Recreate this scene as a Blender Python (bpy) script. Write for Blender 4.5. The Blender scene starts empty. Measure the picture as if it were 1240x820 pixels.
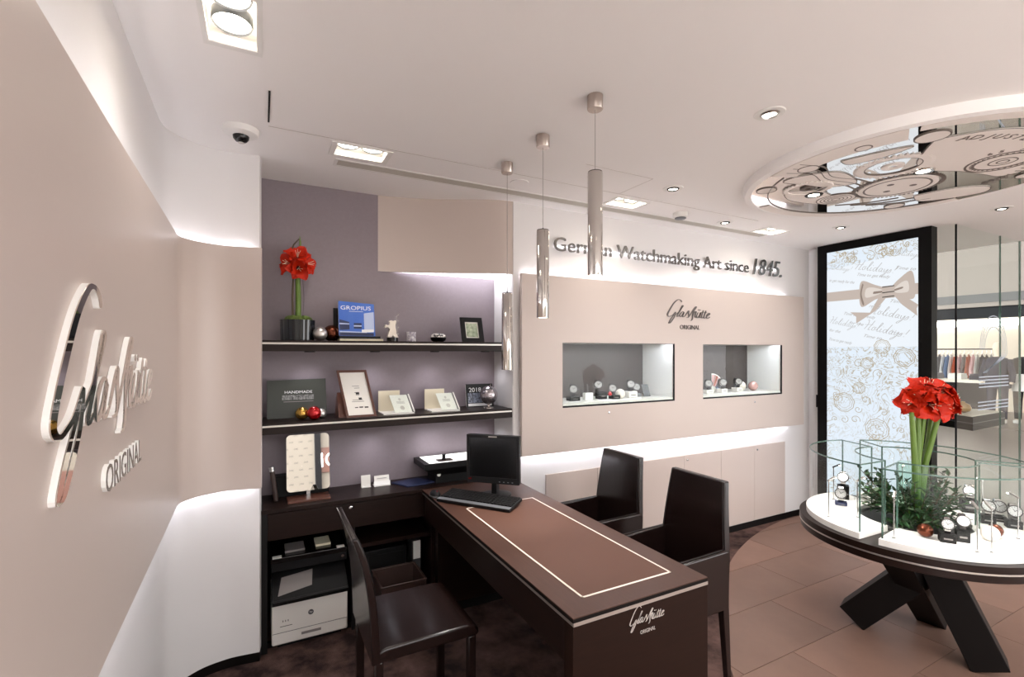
import bpy, bmesh, math, random
from mathutils import Vector, Matrix
random.seed(7)
PI = math.pi
SC = bpy.context.scene
COL = SC.collection

# ------------------------------------------------------------------ camera, world, exposure
FPX, CX, HY, EYE = 582.0, 620.0, 425.5, 1.6            # focal length / horizon in pixels of the 1240x820 photo
YAW = math.atan((620.0 - 316.0) / FPX)
cam_d = bpy.data.cameras.new('camera')
cam = bpy.data.objects.new('camera', cam_d)
COL.objects.link(cam)
cam.location = (0, 0, EYE)
cam.rotation_euler = (PI / 2, 0, -YAW)
cam_d.sensor_width = 36
cam_d.lens = FPX / 1240 * 36
cam_d.shift_y = (HY - 410) / 1240
cam_d.clip_start = 0.02
SC.camera = cam
SC.view_settings.view_transform = 'Standard'
SC.view_settings.look = 'None'
SC.view_settings.gamma = 1
SC.view_settings.use_curve_mapping = False
SC.view_settings.exposure = 0.72
SC.cycles.max_bounces = 10
SC.cycles.transparent_max_bounces = 24
SC.cycles.caustics_reflective = False
SC.cycles.caustics_refractive = False
SC.cycles.sample_clamp_indirect = 6
world = bpy.data.worlds.new('mall_light')
SC.world = world
world.use_nodes = True
world.node_tree.nodes['Background'].inputs[0].default_value = (0.985, 0.985, 1.0, 1)
world.node_tree.nodes['Background'].inputs[1].default_value = 4.4
SPOT_W = 8.0          # ceiling downlights
LED_E = 32.0           # cove strips
H = 2.607              # ceiling height

# ------------------------------------------------------------------ pixel -> place
FW = Vector((math.sin(YAW), math.cos(YAW), 0)); RT = Vector((math.cos(YAW), -math.sin(YAW), 0))
def ray(u, v): return FW + RT * ((u - CX) / FPX) + Vector((0, 0, (HY - v) / FPX))
def PZ(u, v, z): d = ray(u, v); return d * ((z - EYE) / d.z) + Vector((0, 0, EYE))
def PY(u, v, y): d = ray(u, v); return d * (y / d.y) + Vector((0, 0, EYE))
def PX(u, v, x): d = ray(u, v); return d * (x / d.x) + Vector((0, 0, EYE))

# ------------------------------------------------------------------ materials
def lin(c):
    return tuple(((x / 255) / 12.92 if x / 255 <= .04045 else ((x / 255 + .055) / 1.055) ** 2.4) for x in c)
MATS = {}
def M(name, col, rough=.5, metal=0, spec=.5, emit=0, ecol=None, noise=None, bump=None, coat=0, stretch=(1, 1, 1), alpha=None, trans=0):
    m = bpy.data.materials.new(name); m.use_nodes = True
    nt = m.node_tree; b = nt.nodes['Principled BSDF']
    c = lin(col) + (1,)
    b.inputs['Base Color'].default_value = c
    b.inputs['Roughness'].default_value = rough
    b.inputs['Metallic'].default_value = metal
    b.inputs['Specular IOR Level'].default_value = spec
    b.inputs['Coat Weight'].default_value = coat
    b.inputs['Transmission Weight'].default_value = trans
    if coat: b.inputs['Coat Roughness'].default_value = .15
    if emit:
        b.inputs['Emission Color'].default_value = (lin(ecol) + (1,)) if ecol else c
        b.inputs['Emission Strength'].default_value = emit
    if noise or bump:
        tc = nt.nodes.new('ShaderNodeTexCoord'); mp = nt.nodes.new('ShaderNodeMapping')
        mp.inputs['Scale'].default_value = stretch
        nt.links.new(tc.outputs['Object'], mp.inputs['Vector'])
    if noise:
        sc, amt, col2 = noise
        n = nt.nodes.new('ShaderNodeTexNoise'); n.inputs['Scale'].default_value = sc; n.inputs['Detail'].default_value = 6
        n.inputs['Roughness'].default_value = .6
        nt.links.new(mp.outputs['Vector'], n.inputs['Vector'])
        r = nt.nodes.new('ShaderNodeValToRGB')
        r.color_ramp.elements[0].position = .5 - amt; r.color_ramp.elements[1].position = .5 + amt
        r.color_ramp.elements[0].color = c; r.color_ramp.elements[1].color = lin(col2) + (1,)
        nt.links.new(n.outputs['Fac'], r.inputs['Fac']); nt.links.new(r.outputs['Color'], b.inputs['Base Color'])
    if bump:
        sc, st, dist = bump
        n2 = nt.nodes.new('ShaderNodeTexNoise'); n2.inputs['Scale'].default_value = sc; n2.inputs['Detail'].default_value = 4
        nt.links.new(mp.outputs['Vector'], n2.inputs['Vector'])
        bp = nt.nodes.new('ShaderNodeBump'); bp.inputs['Strength'].default_value = st; bp.inputs['Distance'].default_value = dist
        nt.links.new(n2.outputs['Fac'], bp.inputs['Height']); nt.links.new(bp.outputs['Normal'], b.inputs['Normal'])
    MATS[name] = m
    return m
def glassmat(name, tint=(.97, .99, .98), fmul=1.0):
    m = bpy.data.materials.new(name); m.use_nodes = True; nt = m.node_tree
    nt.nodes.remove(nt.nodes['Principled BSDF'])
    out = nt.nodes['Material Output']
    t = nt.nodes.new('ShaderNodeBsdfTransparent'); t.inputs[0].default_value = tint + (1,)
    g = nt.nodes.new('ShaderNodeBsdfGlossy'); g.inputs['Roughness'].default_value = .01; g.inputs[0].default_value = (1, 1, 1, 1)
    fr = nt.nodes.new('ShaderNodeFresnel'); fr.inputs['IOR'].default_value = 1.45
    mu = nt.nodes.new('ShaderNodeMath'); mu.operation = 'MULTIPLY'; mu.inputs[1].default_value = fmul
    mx = nt.nodes.new('ShaderNodeMixShader')
    ge = nt.nodes.new('ShaderNodeNewGeometry'); inv = nt.nodes.new('ShaderNodeMath'); inv.operation = 'SUBTRACT'; inv.inputs[0].default_value = 1.0
    m2 = nt.nodes.new('ShaderNodeMath'); m2.operation = 'MULTIPLY'
    nt.links.new(ge.outputs['Backfacing'], inv.inputs[1]); nt.links.new(inv.outputs[0], m2.inputs[1])
    nt.links.new(fr.outputs[0], mu.inputs[0]); nt.links.new(mu.outputs[0], m2.inputs[0]); nt.links.new(m2.outputs[0], mx.inputs[0])
    nt.links.new(t.outputs[0], mx.inputs[1]); nt.links.new(g.outputs[0], mx.inputs[2]); nt.links.new(mx.outputs[0], out.inputs[0])
    MATS[name] = m
    return m
M('ceiling_paint', (243, 240, 238), .7, spec=.2, bump=(3, .02, .01))
M('white_paint', (226, 223, 222), .55, spec=.3)
M('beige_paint', (197, 183, 175), .36, spec=.4, bump=(2.5, .015, .01))
M('purple_paint', (136, 125, 131), .6, spec=.3, noise=(60, .3, (142, 131, 137)))
M('white_lacquer', (192, 177, 169), .3, spec=.45)
M('dark_wood', (24, 14, 11), .36, spec=.2, noise=(6, .25, (34, 20, 16)), stretch=(1.5, 1.5, 14))
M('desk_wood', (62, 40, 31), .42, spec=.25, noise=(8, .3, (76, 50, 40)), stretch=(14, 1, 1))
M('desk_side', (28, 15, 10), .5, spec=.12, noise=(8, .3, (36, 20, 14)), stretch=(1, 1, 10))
M('desk_leather', (84, 57, 46), .55, spec=.2, bump=(220, .12, .002))
M('desk_dark', (14, 10, 9), .5, spec=.15)
M('inlay', (226, 214, 202), .35)
M('strip_metal', (196, 190, 184), .32, metal=.85)
M('black_matte', (14, 13, 13), .55, spec=.25)
M('black_gloss', (10, 10, 11), .18)
M('black_plastic', (18, 18, 19), .42, spec=.25)
M('grey_plastic', (110, 112, 115), .35, metal=.3)
M('leather', (28, 17, 15), .26, spec=.34, bump=(160, .06, .002), coat=.2)
M('leather_seam', (20, 13, 12), .5)
M('brown_leather', (52, 35, 30), .45, bump=(150, .15, .002))
M('carpet', (52, 41, 40), .98, spec=.05, noise=(5.5, .16, (128, 100, 92)), bump=(260, .9, .02))
M('grout', (104, 84, 75), .8)
for i, (a, b) in enumerate([((116, 89, 77), (129, 101, 88)), ((123, 95, 82), (112, 86, 74)), ((107, 83, 72), (119, 94, 82)), ((127, 99, 86), (116, 90, 78))]):
    M('tile_%d' % i, a, .45, spec=.15, noise=(4, .3, b), stretch=(1, 1, 1))
M('mall_stone', (112, 100, 92), .3, noise=(2, .3, (124, 112, 104)))
M('mall_stone_pale', (214, 208, 202), .3, noise=(2, .3, (224, 218, 212)))
M('chrome', (210, 206, 202), .07, metal=1)
M('mirror', (236, 232, 228), .015, metal=1)
M('steel', (190, 188, 186), .22, metal=1)
M('letter_steel', (128, 124, 120), .2, metal=1)
M('letter_dark', (84, 77, 73), .35, metal=.4)
M('letter_edge', (244, 243, 240), .5, spec=.3)
M('nickel', (190, 178, 170), .3, metal=1)
M('alu', (190, 184, 174), .5)
M('white_plastic', (232, 230, 226), .4)
M('printer_white', (226, 222, 216), .4)
M('printer_grey', (70, 70, 72), .4)
M('paper', (236, 233, 226), .7)
M('cream', (226, 216, 190), .6)
M('acrylic_white', (240, 238, 234), .2)
M('led', (255, 255, 255), emit=LED_E, ecol=(236, 241, 255))
M('led_soft', (255, 255, 255), emit=LED_E * .5, ecol=(240, 243, 255))
M('led_faint', (255, 255, 255), emit=LED_E * .3, ecol=(244, 245, 255))
M('halo', (255, 255, 255), emit=5, ecol=(250, 248, 255))
M('lamp', (255, 255, 255), emit=16, ecol=(255, 244, 226))
M('diffuser', (255, 255, 255), emit=3.6, ecol=(246, 247, 255))
M('lightbox', (250, 250, 250), emit=.6, ecol=(255, 252, 246))
M('red_petal', (168, 24, 3), .5, spec=.2, noise=(30, .3, (200, 44, 8)))
M('throat', (70, 8, 8), .6)
M('stem_green', (80, 106, 36), .45, noise=(14, .3, (104, 130, 52)), stretch=(1, 1, .2))
M('stem_dark', (74, 60, 38), .6)
M('moss', (74, 92, 36), .9, noise=(60, .3, (98, 116, 50)), bump=(90, 1, .02))
M('leaf', (18, 46, 20), .5, spec=.25, noise=(20, .3, (44, 80, 38)))
M('leaf_pale', (88, 108, 80), .5)
M('pot_black', (18, 22, 28), .16, spec=.6)
M('bauble_silver', (206, 202, 198), .32, metal=.9)
M('bauble_brown', (92, 46, 28), .26, metal=.8)
M('bauble_gold', (188, 148, 74), .25, metal=.9)
M('bauble_red', (186, 16, 24), .14, metal=.6, coat=.5)
M('bauble_white', (238, 230, 220), .3)
M('bauble_pink', (206, 164, 158), .25, metal=.4)
M('cover_blue', (38, 84, 178), .35, noise=(5, .4, (88, 128, 206)), stretch=(1, 1, .7))
M('cover_pale', (178, 192, 222), .4)
M('cover_dark', (38, 48, 84), .4)
M('book_green', (38, 42, 33), .4)
M('photo_grey', (150, 150, 148), .5, noise=(90, .15, (30, 30, 30)))
M('photo_dark', (24, 26, 34), .3, noise=(70, .14, (150, 158, 176)))
M('photo_green', (92, 116, 84), .35, noise=(40, .2, (206, 214, 190)))
M('frame_wood', (92, 56, 44), .35)
M('bear', (224, 214, 202), .35, metal=.3)
M('cup', (142, 132, 148), .5, noise=(60, .1, (224, 220, 222)))
M('globe_steel', (172, 166, 170), .24, metal=.85, noise=(9, .06, (130, 124, 130)))
M('bowl_pattern', (228, 224, 218), .3, noise=(80, .04, (30, 28, 28)))
M('led_frame', (9, 8, 8), .45, spec=.12)
M('vitrine_back', (72, 64, 61), .6, noise=(20, .3, (84, 75, 72)))
M('vitrine_white', (232, 230, 226), .5)
M('case_white', (240, 236, 230), .45)
M('strap_dark', (34, 28, 28), .5)
M('dial', (176, 174, 172), .3)
M('print_grey', (128, 122, 120), .5)
M('print_dark', (36, 34, 34), .5)
M('print_white', (232, 232, 232), .5)
M('print_silver', (206, 200, 194), .35, metal=.4)
M('glass_edge', (108, 140, 127), .12, spec=.6, trans=.5)
M('decal', (150, 160, 172), .4)
M('fabric_white', (226, 222, 218), .8); M('fabric_navy', (30, 32, 48), .85); M('fabric_rust', (176, 92, 66), .85)
M('fabric_pink', (222, 178, 180), .85); M('fabric_black', (22, 20, 22), .85); M('fabric_grey', (130, 126, 128), .85); M('fabric_blue', (120, 136, 168), .85)
M('skin_mannequin', (214, 196, 176), .5)
M('mall_wall', (132, 123, 116), .7)
M('mall_dark', (16, 16, 19), .45, spec=.15)
M('mall_metal', (70, 66, 64), .4)
M('mall_inner', (222, 208, 192), .7)
M('gold_metal', (206, 172, 122), .28, metal=1)
M('plinth_white', (228, 220, 208), .5)
M('engrave', (104, 92, 84), .5)
M('joint', (196, 188, 182), .7)
M('matte_plate', (234, 226, 220), .6)
M('hoarding', (120, 114, 104), .6)
M('sign_lit', (255, 255, 255), emit=3.0)
glassmat('glass', fmul=.7); glassmat('vitrine_glass', fmul=.3); glassmat('case_glass', (.99, .997, .994), .3); glassmat('vase_glass', (.9, .96, .92))

# led screen: white page with gold scroll lines, light-emitting
def screen_mat(name, ornament):
    m = bpy.data.materials.new(name); m.use_nodes = True; nt = m.node_tree
    b = nt.nodes['Principled BSDF']; b.inputs['Base Color'].default_value = (.02, .02, .02, 1); b.inputs['Roughness'].default_value = .3
    base = lin((226, 238, 250)) + (1,)
    if ornament:
        tc = nt.nodes.new('ShaderNodeTexCoord')
        n = nt.nodes.new('ShaderNodeTexNoise'); n.inputs['Scale'].default_value = 6.5; n.inputs['Detail'].default_value = 3.0; n.inputs['Distortion'].default_value = 1.6
        nt.links.new(tc.outputs['Object'], n.inputs['Vector'])
        mu = nt.nodes.new('ShaderNodeMath'); mu.operation = 'MULTIPLY'; mu.inputs[1].default_value = 9.0
        fr = nt.nodes.new('ShaderNodeMath'); fr.operation = 'PINGPONG'; fr.inputs[1].default_value = .5
        r = nt.nodes.new('ShaderNodeValToRGB'); e = r.color_ramp.elements
        e[0].position = .0; e[0].color = lin((176, 160, 128)) + (1,); e[1].position = .17; e[1].color = base
        n2 = nt.nodes.new('ShaderNodeTexNoise'); n2.inputs['Scale'].default_value = 2.4
        nt.links.new(tc.outputs['Object'], n2.inputs['Vector'])
        r2 = nt.nodes.new('ShaderNodeValToRGB'); r2.color_ramp.elements[0].position = .34; r2.color_ramp.elements[1].position = .5
        mix = nt.nodes.new('ShaderNodeMixRGB'); mix.inputs[1].default_value = base
        nt.links.new(n.outputs['Fac'], mu.inputs[0]); nt.links.new(mu.outputs[0], fr.inputs[0]); nt.links.new(fr.outputs[0], r.inputs[0])
        nt.links.new(n2.outputs['Fac'], r2.inputs[0]); nt.links.new(r2.outputs[0], mix.inputs[0]); nt.links.new(r.outputs[0], mix.inputs[2])
        nt.links.new(mix.outputs[0], b.inputs['Emission Color'])
    else:
        b.inputs['Emission Color'].default_value = lin((236, 243, 250)) + (1,)
    b.inputs['Emission Strength'].default_value = .60
    MATS[name] = m
screen_mat('screen_ornament', True); screen_mat('screen_page', False)
for nm, c in (('px_ribbon', (196, 182, 172)), ('px_ribbon_light', (224, 214, 206)), ('px_ribbon_dark', (142, 126, 116)), ('px_text', (172, 168, 166)), ('px_gold', (176, 158, 122)), ('px_black', (50, 46, 44))):
    M(nm, (5, 5, 5), .4, emit=.6, ecol=c)

# ------------------------------------------------------------------ mesh builder
class MB:
    def __init__(s): s.v = []; s.f = []
    def add(s, vs, fs):
        o = len(s.v); s.v += [tuple(p) for p in vs]; s.f += [tuple(i + o for i in f) for f in fs]; return s
    def box(s, x0, x1, y0, y1, z0, z1):
        return s.add([(x0, y0, z0), (x1, y0, z0), (x1, y1, z0), (x0, y1, z0), (x0, y0, z1), (x1, y0, z1), (x1, y1, z1), (x0, y1, z1)],
                     [(0, 3, 2, 1), (4, 5, 6, 7), (0, 1, 5, 4), (1, 2, 6, 5), (2, 3, 7, 6), (3, 0, 4, 7)])
    def quad(s, a, b, c, d): return s.add([a, b, c, d], [(0, 1, 2, 3)])
    def poly(s, pts): return s.add(pts, [tuple(range(len(pts)))])
    def prism(s, pts, f, d0, d1):
        """2D polygon extruded along the normal of frame f from d0 to d1"""
        n = len(pts)
        vs = [f(x, y, d0) for x, y in pts] + [f(x, y, d1) for x, y in pts]
        return s.add(vs, [tuple(range(n))[::-1], tuple(range(n, 2 * n))] + [(i, (i + 1) % n, n + (i + 1) % n, n + i) for i in range(n)])
    def lathe(s, prof, c=(0, 0, 0), n=24, ax='z', a0=0, a1=2 * PI, sx=1, sy=1):
        full = abs(a1 - a0 - 2 * PI) < 1e-6; m = n if full else n + 1
        vs = []
        for r, h in prof:
            for k in range(m):
                a = a0 + (a1 - a0) * k / n
                p = (r * math.cos(a) * sx, r * math.sin(a) * sy, h)
                if ax == 'y': p = (p[0], -p[2], p[1])
                if ax == 'x': p = (p[2], p[0], p[1])
                vs.append((c[0] + p[0], c[1] + p[1], c[2] + p[2]))
        fs = []
        for i in range(len(prof) - 1):
            for k in range(n):
                a = i * m + k; b = i * m + (k + 1) % m
                fs.append((a, b, b + m, a + m))
        if full and len(prof) > 2 and abs(prof[0][0] - prof[-1][0]) < 1e-9 and prof[0][0] > 1e-6:
            fs += [((len(prof) - 1) * m + k, (len(prof) - 1) * m + (k + 1) % m, (k + 1) % m, k) for k in range(n)]      # closed ring
        elif full:
            if prof[0][0] > 1e-6: fs.append(tuple(range(n))[::-1])
            if prof[-1][0] > 1e-6: fs.append(tuple(range((len(prof) - 1) * m, len(prof) * m)))
        return s.add(vs, fs)
    def sphere(s, c, r, n=16, sz=1): 
        return s.lathe([(max(r * math.sin(PI * i / n), 1e-5), -r * sz * math.cos(PI * i / n)) for i in range(n + 1)], c, n * 2 if n < 12 else n + 8)
    def tube(s, pts, r, n=10):
        pts = [Vector(p) for p in pts]; rs = r if isinstance(r, (list, tuple)) else [r] * len(pts)
        vs = []; up = None
        for i, p in enumerate(pts):
            t = (pts[min(i + 1, len(pts) - 1)] - pts[max(i - 1, 0)]).normalized()
            if up is None: up = Vector((0, 0, 1)) if abs(t.z) < .9 else Vector((1, 0, 0))
            a = t.cross(up).normalized(); b = a.cross(t).normalized(); up = b
            for k in range(n):
                q = p + (a * math.cos(2 * PI * k / n) + b * math.sin(2 * PI * k / n)) * rs[i]
                vs.append(q)
        fs = [(i * n + k, i * n + (k + 1) % n, (i + 1) * n + (k + 1) % n, (i + 1) * n + k) for i in range(len(pts) - 1) for k in range(n)]
        fs += [tuple(range(n))[::-1], tuple(range((len(pts) - 1) * n, len(pts) * n))]
        return s.add(vs, fs)
    def beam(s, a, b, w, d, up=(0, 0, 1), w2=None, d2=None):
        a, b = Vector(a), Vector(b); t = (b - a).normalized(); x = t.cross(Vector(up)).normalized(); y = x.cross(t).normalized()
        w2 = w2 or w; d2 = d2 or d; vs = []
        for p, ww, dd in ((a, w, d), (b, w2, d2)):
            vs += [p + x * sx * ww / 2 + y * sy * dd / 2 for sx, sy in ((-1, -1), (1, -1), (1, 1), (-1, 1))]
        return s.add(vs, [(3, 2, 1, 0), (4, 5, 6, 7), (0, 1, 5, 4), (1, 2, 6, 5), (2, 3, 7, 6), (3, 0, 4, 7)])
    def grid(s, fn, nu, nv):
        vs = [fn(i / nu, j / nv) for j in range(nv + 1) for i in range(nu + 1)]
        return s.add(vs, [(j * (nu + 1) + i, j * (nu + 1) + i + 1, (j + 1) * (nu + 1) + i + 1, (j + 1) * (nu + 1) + i) for j in range(nv) for i in range(nu)])
    def wallpath(s, pts, z0, z1, off):
        """vertical slab along plan polyline, thickened by off to the left normal"""
        n = len(pts); q = []
        for i in range(n):
            a = Vector(pts[max(i - 1, 0)]); b = Vector(pts[min(i + 1, n - 1)]); t = (b - a).normalized()
            q.append((pts[i][0] - t.y * off, pts[i][1] + t.x * off))
        vs = [(x, y, z0) for x, y in pts] + [(x, y, z1) for x, y in pts] + [(x, y, z0) for x, y in q] + [(x, y, z1) for x, y in q]
        fs = []
        for i in range(n - 1):
            fs += [(i, i + 1, n + i + 1, n + i), (2 * n + i + 1, 2 * n + i, 3 * n + i, 3 * n + i + 1), (n + i, n + i + 1, 3 * n + i + 1, 3 * n + i), (i + 1, i, 2 * n + i, 2 * n + i + 1)]
        fs += [(0, n, 3 * n, 2 * n), (n - 1, 3 * n - 1, 4 * n - 1, 2 * n - 1)]
        return s.add(vs, fs)
    def holes(s, x0, x1, y0, y1, hs, f, d0, d1):
        """slab x0..x1,y0..y1 in frame f with rectangular holes, from depth d0 to d1"""
        xs = sorted({x0, x1, *[h[0] for h in hs], *[h[1] for h in hs]}); ys = sorted({y0, y1, *[h[2] for h in hs], *[h[3] for h in hs]})
        for i in range(len(xs) - 1):
            for j in range(len(ys) - 1):
                cx, cy = (xs[i] + xs[i + 1]) / 2, (ys[j] + ys[j + 1]) / 2
                if any(h[0] < cx < h[1] and h[2] < cy < h[3] for h in hs): continue
                a, b, c, d = xs[i], xs[i + 1], ys[j], ys[j + 1]
                s.prism([(a, c), (b, c), (b, d), (a, d)], f, d0, d1)
        return s
    def ribbon(s, pts, wf, f, d0, d1, sub=5):
        P = crom(pts, sub); n = len(P); L = []; R = []
        for i in range(n):
            a = Vector(P[max(i - 1, 0)]); b = Vector(P[min(i + 1, n - 1)]); t = (b - a)
            t = t.normalized() if t.length > 1e-9 else Vector((1, 0))
            w = wf(i / (n - 1), t); L.append((P[i][0] - t.y * w, P[i][1] + t.x * w)); R.append((P[i][0] + t.y * w, P[i][1] - t.x * w))
        vs = [f(*p, d1) for p in L] + [f(*p, d1) for p in R] + [f(*p, d0) for p in L] + [f(*p, d0) for p in R]
        fs = []
        for i in range(n - 1):
            fs += [(i + 1, i, n + i, n + i + 1), (i, i + 1, 2 * n + i + 1, 2 * n + i), (n + i + 1, n + i, 3 * n + i, 3 * n + i + 1)]
        fs += [(0, 2 * n, 3 * n, n), (n - 1, 2 * n - 1, 4 * n - 1, 3 * n - 1)]
        return s.add(vs, fs)
def crom(pts, sub):
    out = []; n = len(pts)
    for i in range(n - 1):
        p0, p1, p2, p3 = pts[max(i - 1, 0)], pts[i], pts[i + 1], pts[min(i + 2, n - 1)]
        for k in range(sub):
            t = k / sub
            out.append(tuple(.5 * (2 * b + (c - a) * t + (2 * a - 5 * b + 4 * c - d) * t * t + (3 * b - a - 3 * c + d) * t ** 3) for a, b, c, d in zip(p0, p1, p2, p3)))
    out.append(tuple(pts[-1])); return out
def frame(o, ex, ey):
    o, ex, ey = Vector(o), Vector(ex), Vector(ey); ez = ex.cross(ey).normalized()
    return lambda x, y, z=0: o + ex * x + ey * y + ez * z
F_Y = lambda o: frame(o, (1, 0, 0), (0, 0, 1))         # faces -Y
F_X = lambda o: frame(o, (0, -1, 0), (0, 0, 1))        # faces -X
F_L = lambda o: frame(o, (0, 1, 0), (0, 0, 1))         # faces +X

WM = {}
def thing(name, label, cat, loc=(0, 0, 0), rotz=0, group=None):
    o = bpy.data.objects.new(name, None); COL.objects.link(o); o.empty_display_size = .05
    o.location = loc; o.rotation_euler = (0, 0, rotz)
    o['label'] = label; o['category'] = cat
    if group: o['group'] = group
    WM[o.name] = Matrix.Translation(loc) @ Matrix.Rotation(rotz, 4, 'Z')
    return o
def part(name, mb, mat, parent=None, smooth=False, bevel=0, local=False, label=None, kind=None, seg=2):
    me = bpy.data.meshes.new(name)
    vs = mb.v
    loc = None
    if parent is not None and not local:
        inv = WM[parent.name].inverted(); vs = [inv @ Vector(v) for v in vs]
    elif parent is None:
        xs, ys, zs = zip(*vs); loc = Vector(((min(xs) + max(xs)) / 2, (min(ys) + max(ys)) / 2, min(zs)))
        vs = [Vector(v) - loc for v in vs]
    me.from_pydata([tuple(v) for v in vs], [], mb.f); me.update()
    bm = bmesh.new(); bm.from_mesh(me); bmesh.ops.recalc_face_normals(bm, faces=bm.faces); bm.to_mesh(me); bm.free()
    if mat: me.materials.append(MATS[mat])
    if smooth:
        me.shade_smooth()
        me.set_sharp_from_angle(angle=math.radians(42))
    o = bpy.data.objects.new(name, me); COL.objects.link(o)
    if parent is not None: o.parent = parent; WM[o.name] = WM[parent.name]
    else: o.location = loc; WM[o.name] = Matrix.Translation(loc)
    if bevel:
        b = o.modifiers.new('bevel', 'BEVEL'); b.width = bevel; b.segments = seg; b.limit_method = 'ANGLE'; b.angle_limit = math.radians(50)
        me.shade_smooth(); me.set_sharp_from_angle(angle=math.radians(35))
    if label: o['label'] = label
    if kind: o['kind'] = kind
    return o
def one(name, mb, mat, label, cat, group=None, **k):
    o = part(name, mb, mat, **k); o['label'] = label; o['category'] = cat
    if group: o['group'] = group
    return o
def struct(name, mb, mat, parent=None, label=None, **k):
    o = part(name, mb, mat, parent, **k); o['kind'] = 'structure'
    if label: o['label'] = label
    return o
def copy_tree(o, parent=None):
    c = o.copy(); COL.objects.link(c); c.parent = parent
    for ch in o.children: copy_tree(ch, c)
    return c
def dup(root, loc, rotz=0, label=None, scale=None):
    c = copy_tree(root); c.location = loc; c.rotation_euler = (0, 0, rotz)
    if label: c['label'] = label
    if scale: c.scale = (scale,) * 3
    return c

# ------------------------------------------------------------------ lettering
_tc = {}
def tgeo(body, shear=0, spacing=1):
    k = (body, shear, spacing)
    if k not in _tc:
        cu = bpy.data.curves.new('t', 'FONT'); cu.body = body; cu.size = 1; cu.shear = shear; cu.space_character = spacing; cu.resolution_u = 3
        ob = bpy.data.objects.new('t', cu); COL.objects.link(ob)
        me = bpy.data.meshes.new_from_object(ob.evaluated_get(bpy.context.evaluated_depsgraph_get()))
        _tc[k] = ([(v.co.x, v.co.y) for v in me.vertices], [tuple(p.vertices) for p in me.polygons])
        bpy.data.objects.remove(ob); bpy.data.curves.remove(cu); bpy.data.meshes.remove(me)
    return _tc[k]
def ext(vs, fs, f, d0, d1, sx, sy, ox=0, oy=0):
    """extruded flat faces in frame f"""
    n = len(vs); mb = MB()
    ec = {}
    for p in fs:
        for a, b in zip(p, p[1:] + p[:1]):
            e = (min(a, b), max(a, b)); ec.setdefault(e, []).append((a, b))
    V = [f(ox + x * sx, oy + y * sy, d1) for x, y in vs]
    F = list(fs)
    if d0 != d1:
        V += [f(ox + x * sx, oy + y * sy, d0) for x, y in vs]
        F += [tuple(n + i for i in reversed(p)) for p in fs]
        F += [(l[0][1], l[0][0], n + l[0][0], n + l[0][1]) for e, l in ec.items() if len(l) == 1]
    return mb.add(V, F)
def textw(body, **k):
    v, _ = tgeo(body, **k); return (min(p[0] for p in v), max(p[0] for p in v)) if v else (0, 0)
def text(name, body, f, x, y, w, h, mat, parent, d0=0, d1=0, shear=0, spacing=1, center=False):
    """line of flat or raised print: capital height h, total width w"""
    v, fs = tgeo(body, shear, spacing); x0, x1 = min(p[0] for p in v), max(p[0] for p in v)
    sx = w / (x1 - x0); sy = h / .70
    return part(name, ext(v, fs, f, d0, d1, sx, sy, x - x0 * sx - (w / 2 if center else 0), y), mat, parent)
def letters(body, f, x, y, w, h, parent, mat, d0, d1, shear=0, name='letter', fill=None):
    x0, x1 = textw(body, shear=shear); sx = w / (x1 - x0); sy = h / .70; dot = textw('.')[1]
    for i, ch in enumerate(body):
        if ch == ' ': continue
        adv = textw(body[:i] + '.')[1] - dot if i else 0
        v, fs = tgeo(ch, shear)
        o_ = part(name, ext(v, fs, f, d0, d1, sx, sy, x + (adv - x0) * sx, y), mat, parent)
        if fill: part('steel_face', ext(v, fs, f, d1, d1 + .001, sx, sy, x + (adv - x0) * sx, y), fill, o_)
# cursive name, traced as pen strokes (x right, y down, 705 units wide)
SCRIPT = {
 'G': [[(470, 262), (458, 238), (430, 222), (395, 230), (340, 285), (285, 375), (248, 450), (244, 480), (262, 497), (290, 492), (330, 470), (368, 425)],
       [(372, 425), (352, 500), (315, 560), (285, 600), (266, 607), (270, 585), (300, 530), (345, 468)]],
 'l': [[(368, 470), (430, 415), (475, 350), (490, 324), (478, 325), (440, 400), (405, 465), (392, 490), (402, 500), (428, 484)]],
 'a': [[(507, 428), (482, 420), (450, 450), (435, 485), (448, 502), (475, 482), (507, 430), (490, 470), (485, 500), (500, 506), (522, 488)]],
 's': [[(520, 492), (560, 432), (585, 405), (580, 440), (585, 490), (570, 514), (546, 516)]],
 'h': [[(580, 512), (640, 420), (690, 345), (708, 335), (705, 352), (670, 405), (650, 470), (646, 530), (630, 562), (612, 568)],
       [(648, 500), (672, 440), (700, 412), (706, 428), (690, 475), (690, 508), (705, 516), (725, 500)]],
 'u': [[(740, 432), (716, 490), (718, 516), (737, 516), (770, 470), (786, 432), (765, 492), (768, 518), (790, 508)],
       [(741, 392), (752, 384)], [(768, 394), (779, 386)]],
 't': [[(832, 395), (803, 480), (798, 516), (812, 522), (832, 505)], [(800, 428), (850, 426), (892, 430)]],
 't2': [[(877, 400), (847, 485), (842, 520), (858, 526), (880, 507)]],
 'e': [[(880, 492), (930, 470), (942, 450), (930, 442), (905, 460), (885, 500), (892, 526), (915, 526), (945, 505)]]}
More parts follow.
